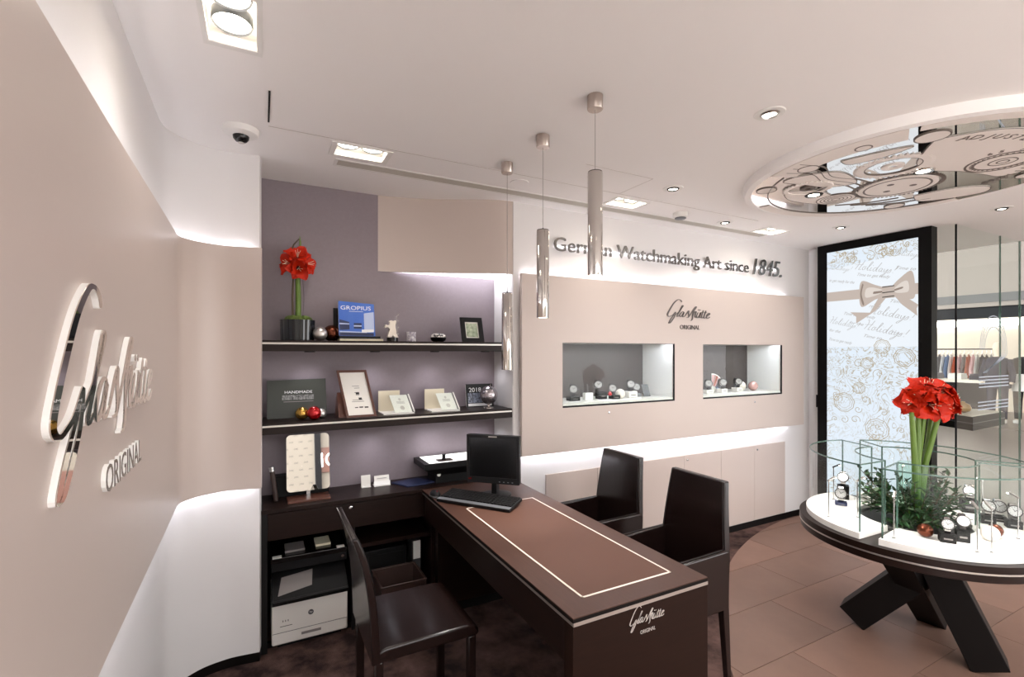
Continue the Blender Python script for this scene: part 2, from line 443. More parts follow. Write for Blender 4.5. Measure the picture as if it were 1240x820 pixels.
def script_name(f, x, y, w, h, parent, mat, d0, d1, pen=1.0, fill=None):
    """'Glashutte' with umlaut; x,y = left end on the baseline, w = width, h = height over 385 units"""
    sx = w / 705.; sy = h / 392.
    wf = lambda t, d: (4.0 + 7.5 * abs(d.y) ** 1.5) * pen * (.45 + .55 * math.sin(PI * min(1, max(0, t)))**.5 if True else 1) * sx
    for k, strokes in SCRIPT.items():
        mb = MB()
        for st in strokes:
            mb.ribbon([((px_ - 240) * sx, (515 - (py_ - .041 * (px_ - 240))) * sy) for px_, py_ in st], lambda t, d: wf(t, d), lambda a, b, c=0: f(x + a, y + b, c), d0, d1, 6)
        o_ = part('letter', mb, mat, parent)
        if fill:
            mb = MB()
            for st in strokes:
                mb.ribbon([((px_ - 240) * sx, (515 - (py_ - .041 * (px_ - 240))) * sy) for px_, py_ in st], lambda t, d: wf(t, d), lambda a, b, c=0: f(x + a, y + b, c), d1, d1 + .002, 6)
            part('mirror_face', mb, fill, o_)
# thin cursive for the screen greeting
HOL = [[(0, 60), (6, 66), (14, 40), (8, 0)], [(-4, 30), (14, 34), (44, 40)], [(40, 68), (36, 40), (30, 4), (36, 0), (44, 6)], [(62, 26), (54, 26), (50, 12), (56, 2), (66, 8), (64, 24), (72, 26)],
       [(76, 8), (92, 50), (92, 62), (86, 60), (82, 20), (86, 2), (96, 8)], [(102, 26), (100, 8), (104, 2), (112, 8)], [(105, 38), (107, 41)],
       [(134, 24), (124, 26), (118, 12), (124, 2), (134, 10), (146, 64), (140, 30), (140, 4), (148, 4)], [(170, 24), (160, 26), (154, 12), (160, 2), (170, 12), (172, 24), (170, 6), (180, 4)],
       [(184, 24), (186, 6), (194, 4), (204, 26), (200, -6), (186, -30), (180, -24), (206, 4)], [(210, 6), (222, 26), (224, 8), (216, 0), (208, 2)], [(250, 56), (244, 22)], [(240, 4), (242, 7)]]
def hol(f, x, y, s, ang, parent, mat, d, wid=1.6):
    mb = MB(); c, sn = math.cos(ang), math.sin(ang)
    for st in HOL:
        P = [(x + (a * c - b * sn) * s, y + (a * sn + b * c) * s) for a, b in [(p[0] + p[1] * .25, p[1]) for p in st]]
        mb.ribbon(P, lambda t, dd: wid * s * (.5 + .5 * abs(dd.y)), f, d, d, 4)
    part('greeting', mb, mat, parent)

# ------------------------------------------------------------------ lamps
def spot(name, loc, power, size=100, blend=.6, col=(1, .96, .93), rad=.03, parent=None, aim=None):
    d = bpy.data.lights.new(name, 'SPOT'); d.energy = power; d.spot_size = math.radians(size); d.spot_blend = blend; d.color = col; d.shadow_soft_size = rad
    o = bpy.data.objects.new(name, d); COL.objects.link(o)
    o.location = loc
    if aim: o.rotation_euler = (Vector(aim) - Vector(loc)).to_track_quat('-Z', 'Y').to_euler()
    return o

# ================================================================== STRUCTURE
YD, YP, YN = 2.87, 2.80, 3.15        # display wall, its panel, niche back wall
XS = 4.75                            # plane of the led screen / shop front
YB = -1.2                            # shop's open side behind the camera
# floor: carpet, with a round field of stone tiles
floor = struct('floor', MB().box(-.6, 6.15, YB, 3.35, -.05, 0), 'carpet', label='dark brown mottled carpet')
TC, TR = Vector((4.822, -.763)), 3.631
def clip(poly, inside, cut):
    out = []
    for i, p in enumerate(poly):
        q = poly[(i + 1) % len(poly)]
        if inside(p): out.append(p)
        if inside(p) != inside(q): out.append(cut(p, q))
    return out
def in_circle(p): return (p[0] - TC.x) ** 2 + (p[1] - TC.y) ** 2 <= TR ** 2
def cut_circle(p, q):
    lo, hi = (p, q) if in_circle(p) else (q, p)
    for _ in range(30):
        m = ((lo[0] + hi[0]) / 2, (lo[1] + hi[1]) / 2)
        if in_circle(m): lo = m
        else: hi = m
    return lo
FZ = frame((0, 0, 0), (1, 0, 0), (0, 1, 0))
circ_pts = [(TC.x + TR * math.cos(a), TC.y + TR * math.sin(a)) for a in [PI * 2 * k / 160 for k in range(160)]]
g = clip(circ_pts, lambda p: p[0] <= 6.14, lambda p, q: (6.14, p[1] + (q[1] - p[1]) * (6.14 - p[0]) / (q[0] - p[0])))
g = clip(g, lambda p: p[1] >= YB, lambda p, q: (p[0] + (q[0] - p[0]) * (YB - p[1]) / (q[1] - p[1]), YB))
g = clip(g, lambda p: p[1] <= 2.84, lambda p, q: (p[0] + (q[0] - p[0]) * (2.84 - p[1]) / (q[1] - p[1]), 2.84))
part('grout', MB().prism(g, FZ, .0, .003), 'grout', floor)
TW, TL = .39, .78
k = 0
for row in range(-11, 4):
    y0 = 1.57 + row * TW; y1 = y0 + TW
    off = (3.28 if row % 2 else 2.89)
    for c in range(-4, 6):
        x0 = off + c * TL; x1 = x0 + TL; gq = .0016
        n = 24
        pts = []
        for (ax, ay), (bx, by) in zip([(x0 + gq, y0 + gq), (x1 - gq, y0 + gq), (x1 - gq, y1 - gq), (x0 + gq, y1 - gq)], [(x1 - gq, y0 + gq), (x1 - gq, y1 - gq), (x0 + gq, y1 - gq), (x0 + gq, y0 + gq)]):
            pts += [(ax + (bx - ax) * j / n, ay + (by - ay) * j / n) for j in range(n)]
        ins = [p for p in pts if in_circle(p)]
        if not ins: continue
        if len(ins) == len(pts): poly = [(x0 + gq, y0 + gq), (x1 - gq, y0 + gq), (x1 - gq, y1 - gq), (x0 + gq, y1 - gq)]
        else:
            poly = clip(pts, in_circle, cut_circle)
            # follow the round edge between the two cut points
            res = []
            for i, p in enumerate(poly):
                q = poly[(i + 1) % len(poly)]; res.append(p)
                if abs(math.hypot(p[0] - TC.x, p[1] - TC.y) - TR) < 1e-3 and abs(math.hypot(q[0] - TC.x, q[1] - TC.y) - TR) < 1e-3 and math.dist(p, q) > .03:
                    for t in range(1, 8):
                        m = Vector((p[0] + (q[0] - p[0]) * t / 8, p[1] + (q[1] - p[1]) * t / 8)) - TC
                        m = TC + m.normalized() * TR; res.append((m.x, m.y))
            poly = res
        poly = clip(poly, lambda p: p[0] <= 6.14, lambda p, q: (6.14, p[1] + (q[1] - p[1]) * (6.14 - p[0]) / (q[0] - p[0])))
        if len(poly) > 2: poly = clip(poly, lambda p: p[1] >= YB, lambda p, q: (p[0] + (q[0] - p[0]) * (YB - p[1]) / (q[1] - p[1]), YB))
        if len(poly) > 2: poly = clip(poly, lambda p: p[1] <= 2.84, lambda p, q: (p[0] + (q[0] - p[0]) * (2.84 - p[1]) / (q[1] - p[1]), 2.84))
        if len(poly) < 3: continue
        part('tile', MB().prism(poly, FZ, .0, .006), 'tile_%d' % random.randrange(4), floor); k += 1

# ceiling, cut out for the recessed lamps and the air slot
dbl = [PZ(280, 25, H), PZ(437, 185, H), PZ(758, 246, H), PZ(932, 280, H)]
dbl_sz = [(.085, .155)] + [(.145, .085)] * 3
SLOT = (.36, 3.87, 2.660, 2.735)
holes = [(p.x - a * .86, p.x + a * .86, p.y - b * .86, p.y + b * .86) for p, (a, b) in zip(dbl, dbl_sz)] + [SLOT]
ceil = struct('ceiling', MB().holes(-.6, 6.15, YB, 3.35, holes, FZ, H, H + .04), 'ceiling_paint', label='smooth pale plaster ceiling')
# faint panel joint and access hatch outline, a dark expansion slit
part('joint', MB().box(.03, 3.4, 2.405, 2.408, H - .0012, H + .01), 'joint', ceil)
for b in ((1.55, 2.03, 2.105, 2.107), (2.028, 2.03, 2.105, 2.40)):
    part('hatch_joint', MB().box(b[0], b[1], b[2], b[3], H - .001, H + .01), 'joint', ceil)
part('expansion_slit', MB().box(.026, .033, 2.08, 2.36, H - .004, H + .01), 'black_matte', ceil)
part('hatch_disc', MB().lathe([(.055, H - .004), (.058, H + .01)], (1.366, 2.52, 0), 32), 'ceiling_paint', ceil, smooth=True)

# left wall: white backing that curves out, beige panel floating in front of it
WL = [(-.372, YB), (-.372, .4), (-.379, 1.75), (-.390, 2.50)] + crom([(-.391, 2.56), (-.380, 2.64), (-.344, 2.708), (-.29, 2.76), (-.236, 2.79), (-.17, 2.806), (-.114, 2.81), (-.006, 2.797)], 5)
wl = struct('wall_left', MB().wallpath(WL, .05, H + .02, .06), 'white_paint', smooth=True, label='curved white wall behind the beige panel')
struct('baseboard_left', MB().wallpath([(x + (-.006 if y < 2.5 else 0), y + (.006 if y > 2.7 else 0)) for x, y in WL], 0, .05, .05), 'desk_dark', label='dark recessed skirting along the curved wall')
struct('trim_1', MB().box(-.07, -.006, 2.83, 3.35, 0, H + .02), 'white_paint')
PL = [(-.27, YB), (-.285, 0), (-.2986, .958), (-.31, 1.4), (-.325, 2.2), (-.332, 2.52)] + crom([(-.333, 2.575), (-.332, 2.62), (-.318, 2.668), (-.265, 2.728), (-.166, 2.770), (-.08, 2.764), (0, 2.747)], 6)
pn = struct('wall_panel', MB().wallpath(PL, .905, 2.125, .022), 'beige_paint', smooth=True, label='curved beige panel floating off the white wall')
def led_path(pts, z, off, name, parent, mat='led'):
    n = len(pts); q = []
    for i in range(n):
        a = Vector(pts[max(i - 1, 0)]); b = Vector(pts[min(i + 1, n - 1)]); t = (b - a).normalized()
        q.append((pts[i][0] - t.y * off, pts[i][1] + t.x * off))
    return part(name, MB().wallpath(q, z - .006, z + .006, .004), mat, parent)
led_path(PL[2:-4], 2.112, .024, 'led_strip', pn, 'led_soft'); led_path(PL[2:-4], .925, .024, 'led_strip', pn)
# niche: purple back wall, side wall, dark back below the counter
struct('wall_niche', MB().box(-.07, 1.56, YN, YN + .05, .70, H + .02), 'purple_paint', label='muted purple niche wall')
struct('wall_niche_side', MB().box(1.500, 1.56, YD - .005, YN + .1, 0, H + .02), 'white_paint')
struct('wall_niche_base', MB().box(-.07, 1.56, 3.30, 3.34, 0, .72), 'desk_dark')
# soffit with S-curved front
SF = crom([(.669, YN - .002), (.80, 3.128), (.93, 3.09), (1.05, 3.042), (1.20, 2.972), (1.32, 2.912), (1.41, 2.876), (1.50, 2.862), (1.56, 2.86)], 6)
so = struct('trim_2', MB().wallpath(SF, 2.118, H + .01, .012), 'beige_paint', smooth=True, label='curved beige soffit over the niche')
mb = MB(); n = len(SF); pts = [(x, y + .013) for x, y in SF[:-8]] + [(1.499, 2.876), (1.499, YN - .001)]
mb.prism(pts, FZ, 2.120, 2.128)
part('light_panel', mb, 'diffuser', so, label='glowing white underside of the soffit')
# display wall with two openings
W1 = (1.86, 2.93, 1.205, 1.66); W2 = (3.25, 4.30, 1.203, 1.658)
fd = F_Y((0, YD, 0))
wd = struct('wall_display', MB().holes(1.56, 4.95, .0, H + .02, [(W[0] - .012, W[1] + .012, W[2] - .014, W[3] + .03) for W in (W1, W2)], fd, -.04, 0).box(1.502, 1.5595, 2.858, 2.8645, 0, H + .02), 'white_paint', label='white display wall')
fp = F_Y((0, YP + .03, 0))
pd = struct('wall_panel', MB().holes(1.538, 4.63, .897, 2.12, [W1, W2], fp, 0, .03), 'beige_paint', label='beige display panel with two windows')
for z in (2.108, .915):
    part('led_strip', MB().box(1.57, 4.45, YP + .033, YP + .037, z - .006, z + .006), 'led_faint' if z > 2 else 'led', pd)
struct('baseboard_back', MB().box(1.56, 4.83, YD - .006, YD - .001, 0, .055), 'desk_dark', label='dark skirting under the white cabinets')
# end wall by the screen and above the shop front
struct('wall_end', MB().box(4.83, 4.95, 2.735, 3.35, 0, H + .02), 'white_paint')
struct('wall_closing', MB().box(-.6, 6.15, 3.30, 3.35, .72, H + .02), 'white_paint')

# ------------------------------------------------------------------ ceiling fixtures
for i, (p, (a, b)) in enumerate(zip(dbl, dbl_sz)):
    t = thing('recessed_twin_downlight', ['large square twin spotlight recessed above the curved wall', 'twin spotlight recessed beside the left end of air slot', 'twin spotlight recessed above the pendant and first headline words', 'twin spotlight recessed at the far end of air slot'][i], 'ceiling light', (p.x, p.y, H), group='recessed twin spotlights')
    ia, ib = a * .84, b * .84
    part('frame', MB().holes(p.x - a, p.x + a, p.y - b, p.y + b, [(p.x - ia, p.x + ia, p.y - ib, p.y + ib)], FZ, H - .005, H), 'white_plastic', t)
    mb = MB()
    for q in ((-ia, -ia + .003, -ib, ib), (ia - .003, ia, -ib, ib), (-ia, ia, -ib, -ib + .003), (-ia, ia, ib - .003, ib)):
        mb.box(p.x + q[0], p.x + q[1], p.y + q[2], p.y + q[3], H - .003, H + .085)
    mb.box(p.x - ia, p.x + ia, p.y - ib, p.y + ib, H + .085, H + .09)
    part('recess_box', mb, 'white_plastic', t)
    for s in (-1, 1):
        c = (p.x + (s * a * .42 if a > b else 0), p.y + (s * b * .42 if b > a else 0), H + .030)
        r = min(a, b) * .66
        mb = MB().lathe([(r * .92, .0), (r, -.004), (r * 1.04, .0), (r * 1.04, .03), (r * .92, .03)], c, 28)
        ring = part('gimbal_ring', mb, 'grey_plastic', t, smooth=True)
        part('lens', MB().lathe([(1e-4, .002), (r * .92, .002), (r * .92, .008)], c, 28), 'lamp', ring)
    o = spot('lamp', (0, 0, -.01), SPOT_W * .8, 125, .9); o.parent = t
ROUND = [PZ(932, 137, H), PZ(815, 228, H), PZ(878, 269, H), PZ(1018, 275, H), PZ(1213, 252, H)]
added_fill = [Vector((.75, .45, H)), Vector((1.0, -.8, H)), Vector((2.2, -.5, H)), Vector((3.3, -.7, H)), Vector((4.2, .2, H))]  # downlights added out of view to brighten the room
rl = ['round spotlight in the bare ceiling between pendant and mirrored disc', 'round spotlight in the ceiling beyond the nearest pendant', 'small round spotlight beside the smoke detector', 'round spotlight in front of the black framed screen', 'round spotlight in the ceiling by the shop window glass']
xl = ['round spotlight in the ceiling above the front end of desk', 'round spotlight in the ceiling near the open front, beside the curved wall', 'round spotlight in the ceiling between desk and open shop front', 'round spotlight in the ceiling between round table and open shop front', 'round spotlight in the ceiling of the shop front beside the mall window']
for i, p in enumerate(ROUND + added_fill):
    t = thing('round_downlight', rl[i] if i < 5 else xl[i - 5], 'ceiling light', p, group='round ceiling spotlights')
    part('trim_ring', MB().lathe([(.036, -.001), (.038, -.005), (.058, -.004), (.062, 0), (.036, .0)], p, 32), 'white_plastic', t, smooth=True)
    part('gimbal', MB().lathe([(.026, -.006), (.030, -.012), (.036, -.006), (.036, -.001), (.026, -.001)], p, 32), 'steel' if i == 0 else 'black_plastic', t, smooth=True)
    part('lens', MB().lathe([(1e-4, -.008), (.018, -.0075), (.026, -.005), (.026, -.002)], p, 24), 'lamp', t, smooth=True)
    o = spot('lamp', (0, 0, -.02), SPOT_W, 120, .85); o.parent = t
# air slot
t = thing('air_slot', 'long grey linear air grille in the ceiling along the display wall', 'air vent', (2.1, 2.705, H))
x0, x1, y0, y1 = SLOT
part('frame', MB().holes(x0 - .016, x1 + .016, y0 - .014, y1 + .012, [(x0, x1, y0, y1)], FZ, H - .003, H), 'white_plastic', t)
part('backing', MB().box(x0, x1, y0, y1, H + .03, H + .035), 'black_matte', t)
for j in range(6):
    y = y0 + .007 + j * .0122
    part('blade', MB().box(x0, x1, y - .0045, y + .0045, H - .002, H + .008), 'alu', t)
# smoke detector, dome camera
p = Vector((2.707, 2.534, H))
t = thing('smoke_detector', 'white cylindrical smoke detector on the ceiling beside the air slot', 'smoke detector', p)
part('body', MB().lathe([(.052, 0), (.052, -.03), (.046, -.036)], p, 32), 'white_plastic', t, smooth=True)
part('grille', MB().lathe([(.040, -.036), (.040, -.042), (.032, -.046), (1e-4, -.047)], p, 32), 'grey_plastic', t, smooth=True)
p = Vector((-.08, 2.50, H))
t = thing('dome_camera', 'white dome security camera with a black lens on the ceiling', 'security camera', p)
part('base', MB().lathe([(.075, 0), (.075, -.012), (.068, -.024), (.040, -.032), (1e-4, -.032)], p, 32), 'white_plastic', t, smooth=True)
d = part('dome', MB().lathe([(.034, -.030), (.032, -.044), (.022, -.056), (1e-4, -.061)], p, 24), 'black_gloss', t, smooth=True)
part('lens_ring', MB().lathe([(.012, -.058), (.014, -.062), (.006, -.064), (1e-4, -.062)], p, 16), 'chrome', d, smooth=True)

# ================================================================== PENDANTS
pl = ['polished steel tube pendant hanging over the monitor end of desk', 'polished steel tube pendant hanging middle of the row of three', 'polished steel tube pendant hanging over the front end of desk']
for i, (y, zt) in enumerate(((2.292, 1.911), (1.924, 2.166), (1.528, 2.307))):
    c = (1.168, y, 0)
    t = thing('tube_pendant', pl[i], 'pendant lamp', (1.168, y, zt - .41), group='tube pendants over the desk')
    part('canopy', MB().lathe([(.031, H), (.031, H - .052), (.029, H - .055), (1e-4, H - .055)], c, 32), 'nickel', t, smooth=True)
    part('cable', MB().tube([(1.168, y, H - .05), (1.168, y, zt)], .0014, 6), 'steel', t)
    tb = part('tube', MB().lathe([(1e-4, zt - .400), (.0255, zt - .400), (.0255, zt - .408), (.0295, zt - .41), (.0295, zt - .004), (.027, zt - .001)], c, 40), 'chrome', t, smooth=True)
    part('top_cap', MB().lathe([(.0275, zt - .004), (.0275, zt + .001), (.004, zt + .002), (.003, zt + .01), (1e-4, zt + .01)], c, 32), 'black_plastic', tb, smooth=True)
    part('lens', MB().lathe([(1e-4, zt - .402), (.0255, zt - .402), (.0255, zt - .405)], c, 24), 'lamp', tb)
    o = spot('lamp', (0, 0, -.006), 14, 75, .8, rad=.015); o.parent = t

# ================================================================== DESK AND COUNTER
TZ = .76
DX0, DX1, DY0, DY1 = .868, 1.4735, 1.248, 2.842
desk = thing('desk', 'brown wooden consultation desk with a leather field and white inlay line', 'desk', ((DX0 + DX1) / 2, (DY0 + DY1) / 2, 0))
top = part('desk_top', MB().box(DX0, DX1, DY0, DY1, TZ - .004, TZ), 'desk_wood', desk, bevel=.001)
part('edge_band', MB().box(DX0 + .0005, DX1 - .0005, DY0 + .0005, DY1, TZ - .016, TZ - .004), 'desk_dark', desk)
ix0, ix1, iy0, iy1 = .972, 1.378, 1.342, 2.386
part('writing_field', MB().box(ix0, ix1, iy0, iy1, TZ, TZ + .0012), 'desk_leather', top, label='tan leather writing field')
mb = MB(); w = .0035
for b in ((ix0 - w, ix1 + w, iy0 - w, iy0 + w), (ix0 - w, ix1 + w, iy1 - w, iy1 + w), (ix0 - w, ix0 + w, iy0 - w, iy1 + w), (ix1 - w, ix1 + w, iy0 - w, iy1 + w)):
    mb.box(b[0], b[1], b[2], b[3], TZ, TZ + .0018)
part('inlay_line', mb, 'inlay', top, label='thin white inlay line')
part('metal_strip', MB().box(DX0 + .002, DX1 + .001, DY0 + .0, DY1, TZ - .028, TZ - .016), 'strip_metal', desk)
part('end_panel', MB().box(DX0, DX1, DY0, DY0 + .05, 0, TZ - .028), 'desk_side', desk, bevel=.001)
part('apron', MB().box(DX0 + .001, DX0 + .022, DY0 + .05, DY1 - .05, .60, TZ - .028), 'dark_wood', desk)
part('modesty_panel', MB().box(1.43, 1.452, DY0 + .05, 2.79, .08, TZ - .028), 'dark_wood', desk)
part('pedestal', MB().box(.95, DX1 - .005, 2.79, DY1, .05, TZ - .028), 'dark_wood', desk)
part('plinth', MB().box(.95, DX1 - .005, 2.786, DY1, 0, .05), 'desk_dark', desk)
fdk = F_Y((0, DY0, 0))
lg = thing('desk_logo', 'small silver cursive logo on the end panel of desk', 'logo', (1.17, DY0, .63))
script_name(fdk, 1.098, .672, .155, .080, lg, 'print_silver', 0, .0012, .75)
text('word', 'ORIGINAL', fdk, 1.145, .636, .068, .013, 'print_silver', lg, 0, .0008)

counter = thing('counter', 'dark wood wall counter with a locked drawer under the shelves', 'counter', (.47, 3.0, 0))
part('counter_top', MB().box(.0, 1.498, 2.846, 3.149, TZ - .022, TZ), 'dark_wood', counter, bevel=.0015)
dr = part('drawer', MB().box(.032, .93, 2.852, 2.872, .593, TZ - .026), 'dark_wood', counter, bevel=.0015)
p = PY(425, 615, 2.852)
part('lock', MB().lathe([(.011, 0), (.011, .004), (.007, .006), (1e-4, .006)], p, 20, ax='y'), 'steel', dr, smooth=True)
part('side_panel', MB().box(.0, .03, 2.852, 3.29, 0, TZ - .022), 'black_matte', counter)
part('side_panel', MB().box(.93, .95, 2.852, 3.29, 0, TZ - .022), 'dark_wood', counter)
part('shelf', MB().box(.48, .93, 2.87, 3.29, .462, .484), 'dark_wood', counter)
part('divider', MB().box(.462, .48, 2.87, 3.29, 0, .59), 'black_matte', counter)
part('plinth', MB().box(.03, .93, 2.90, 2.92, 0, .028), 'desk_dark', counter)

for i, (z0, z1, lab) in enumerate(((1.600, 1.660, 'upper dark wooden wall shelf with a metal edge strip, holding the potted amaryllis'), (1.155, 1.215, 'lower dark wooden wall shelf with a metal edge strip, holding frames and baubles'))):
    t = thing('wall_shelf', lab, 'shelf', (.76, 3.0, z0))
    part('board', MB().box(.0, 1.498, 2.863, YN - .001, z1 - .012, z1), 'dark_wood', t, bevel=.001)
    part('metal_strip', MB().box(.0, 1.498, 2.866, 2.90, z1 - .022, z1 - .012), 'strip_metal', t)
    part('lower_board', MB().box(.0, 1.498, 2.863, YN - .001, z0, z1 - .022), 'dark_wood', t, bevel=.001)
    for x in (.25, .62, 1.0, 1.36):
        part('puck_light', MB().lathe([(.03, z0), (.03, z0 - .005), (.024, z0 - .006), (1e-4, z0 - .006)], (x, 3.0, 0), 20), 'black_plastic', t, smooth=True)
        o = spot('lamp', (x - .76, .02, -.012), 1.6, 130, .9, (.93, .92, 1)); o.parent = t

# ================================================================== CHAIRS
def side_chair(loc, label):
    t = thing('leather_chair', label, 'chair', loc)
    yh = .212
    # rolled seat
    prof = [(.0, .418), (.0, .462), (.03, .470), (.2, .472), (.36, .470), (.395, .462), (.412, .446), (.414, .43), (.405, .418)]
    part('seat', MB().prism(prof, frame((0, yh, 0), (1, 0, 0), (0, 0, 1)), 0, 2 * yh), 'leather', t, local=True, bevel=.009, seg=3)
    P = crom([(-.006, .415), (-.010, .50), (-.016, .60), (-.028, .70), (-.046, .79), (-.068, .86), (-.085, .905)], 4); n = len(P)
    th = lambda k: .034 - .012 * k / n
    pr = [(x - th(k) / 2, z) for k, (x, z) in enumerate(P)] + [(x + th(k) / 2, z) for k, (x, z) in reversed(list(enumerate(P)))]
    bk = part('backrest', MB().prism(pr, frame((0, yh, 0), (1, 0, 0), (0, 0, 1)), 0, 2 * yh), 'leather', t, local=True, bevel=.008, seg=3)
    for s in (-1, 1):
        part('seam', MB().tube([(x + th(k) / 2 + .0005, s * (yh - .012), z) for k, (x, z) in enumerate(P)], .0016, 6), 'leather_seam', bk, local=True)
        for x, zt in ((.004, .42), (.385, .42)):
            part('leg', MB().beam((x, s * (yh - .02), 0), (x, s * (yh - .02), zt), .034, .034, (1, 0, 0)), 'leather', t, local=True, bevel=.005)
    return t
side_chair((.392, 2.05, 0), 'black leather side chair without arms behind the desk')
def armchair(yc, label):
    t = thing('leather_armchair', label, 'chair', (1.76, yc, 0), group='leather armchairs on the customer side of desk')
    yh = .212
    x0, x1 = -.24, .235
    part('seat', MB().box(x0 + .02, x1 - .03, -yh + .03, yh - .03, .37, .455), 'leather', t, local=True, bevel=.016, seg=3)
    # back: leaning, narrower at the top
    def bp(u, v, d):
        z = .36 + v * .60; hw = yh - .004 - .036 * max(0, (z - .62) / .34); x = .222 + .045 * v * v + d
        return (x, (u * 2 - 1) * hw, z)
    mb = MB(); nu, nv = 6, 10
    mb.grid(lambda u, v: bp(u, v, -.018), nu, nv); a = len(mb.v); mb.grid(lambda u, v: bp(u, v, .018), nu, nv)
    W = nu + 1
    ring = [i for i in range(W)] + [W * j + nu for j in range(1, nv + 1)] + [W * nv + i for i in range(nu - 1, -1, -1)] + [W * j for j in range(nv - 1, 0, -1)]
    mb.f += [(ring[i], ring[(i + 1) % len(ring)], a + ring[(i + 1) % len(ring)], a + ring[i]) for i in range(len(ring))]
    bk = part('backrest', mb, 'leather', t, local=True, bevel=.007, seg=3)
    for s in (-1, 1):
        part('seam', MB().tube([Vector(bp(.5 + s * .47, v / 8, -.0185)) for v in range(9)], .0015, 6), 'leather_seam', bk, local=True)
        ys = s * (yh - .018)
        pr = [(x0, .36), (x0, .632), (x1 - .02, .642), (x1, .642), (x1, .36)]
        ar = part('arm_panel', MB().prism(pr, frame((0, ys + .018, 0), (1, 0, 0), (0, 0, 1)), 0, .036), 'leather', t, local=True, bevel=.007, seg=3)
        part('seam', MB().tube([(x0 + .01, ys - s * .0, .6345), (x1 - .03, ys, .6435)], .0016, 6), 'leather_seam', ar, local=True)
        for x, dx in ((x0 + .022, 0), (x1 - .022, .03)):
            part('leg', MB().beam((x + dx, ys, 0), (x, ys, .37), .026, .028, (1, 0, 0), .036, .04), 'leather', t, local=True, bevel=.004)
    return t
armchair(1.774, 'black leather armchair pulled up near the front end of desk')
armchair(2.37, 'black leather armchair nearest the cabinets, in front of the display wall')

# ================================================================== LOGOS AND HEADLINE ON THE WALLS
# left wall sign
a0, a1 = Vector((-.31, 1.4)), Vector((-.325, 2.2)); dv = (a1 - a0).normalized()
fl = frame((a0.x - dv.x * 1.4, a0.y - dv.y * 1.4, 0), (dv.x, dv.y, 0), (0, 0, 1))
sg = thing('wall_sign', 'large mirrored steel cursive sign standing off the curved beige panel', 'sign', fl(1.5, 1.28, 0))
script_name(fl, 1.0, 1.442, .87, .372, sg, 'letter_edge', .001, .012, 1.1, 'mirror')
letters('ORIGINAL', fl, 1.335, 1.288, .385, .062, sg, 'letter_edge', .001, .010, fill='letter_steel')
# display panel logo
lg = thing('panel_logo', 'thin steel cursive logo on the beige display panel', 'logo', (3.08, YP, 1.78))
fpn = F_Y((0, YP, 0))
script_name(fpn, 2.846, 1.868, .482, .192, lg, 'letter_dark', .001, .006, .8)
letters('ORIGINAL', fpn, 2.985, 1.778, .223, .036, lg, 'letter_dark', .001, .005)
# headline
hl = thing('headline_lettering', 'back-lit steel headline lettering along the top of display wall', 'lettering', (3.0, YD, 2.29))
fh = F_Y((0, YD, 0))
letters('German Watchmaking Art since', fh, 1.818, 2.307, 2.065, .098, hl, 'letter_steel', .018, .032)
letters('1845.', fh, 3.945, 2.298, .41, .148, hl, 'letter_steel', .018, .032, shear=.25, name='numeral')
# back-lit halo: a thin diode line on the rear of the letters, facing the wall
part('halo_strip', MB().box(1.83, 3.87, YD - .0175, YD - .0165, 2.338, 2.344), 'halo', hl)
part('halo_strip', MB().box(3.97, 4.33, YD - .0175, YD - .0165, 2.362, 2.368), 'halo', hl)

# ================================================================== WHITE CABINETS UNDER THE PANEL
edges = [1.76 + .4455 * k for k in range(7)]
for c in range(3):
    t = thing('wall_cabinet', ['flush white two-door wall cabinet behind the desk and far armchair', 'flush white two-door wall cabinet seen between the two armchair backs', 'flush white two-door wall cabinet nearest the round table'][c], 'cabinet', (edges[2 * c + 1], YD, .06), group='white cabinets under the display panel')
    for j in (0, 1):
        x0, x1 = edges[2 * c + j], edges[2 * c + j + 1]
        d = part('door', MB().box(x0 + .0015, x1 - .0015, YD - .012, YD - .001, .062, .738), 'white_lacquer', t)
        if j == 1:
            part('lock', MB().lathe([(.009, 0), (.009, .004), (1e-4, .005)], (x0 + .035, YD - .012, .70), 16, ax='y'), 'steel', d, smooth=True)

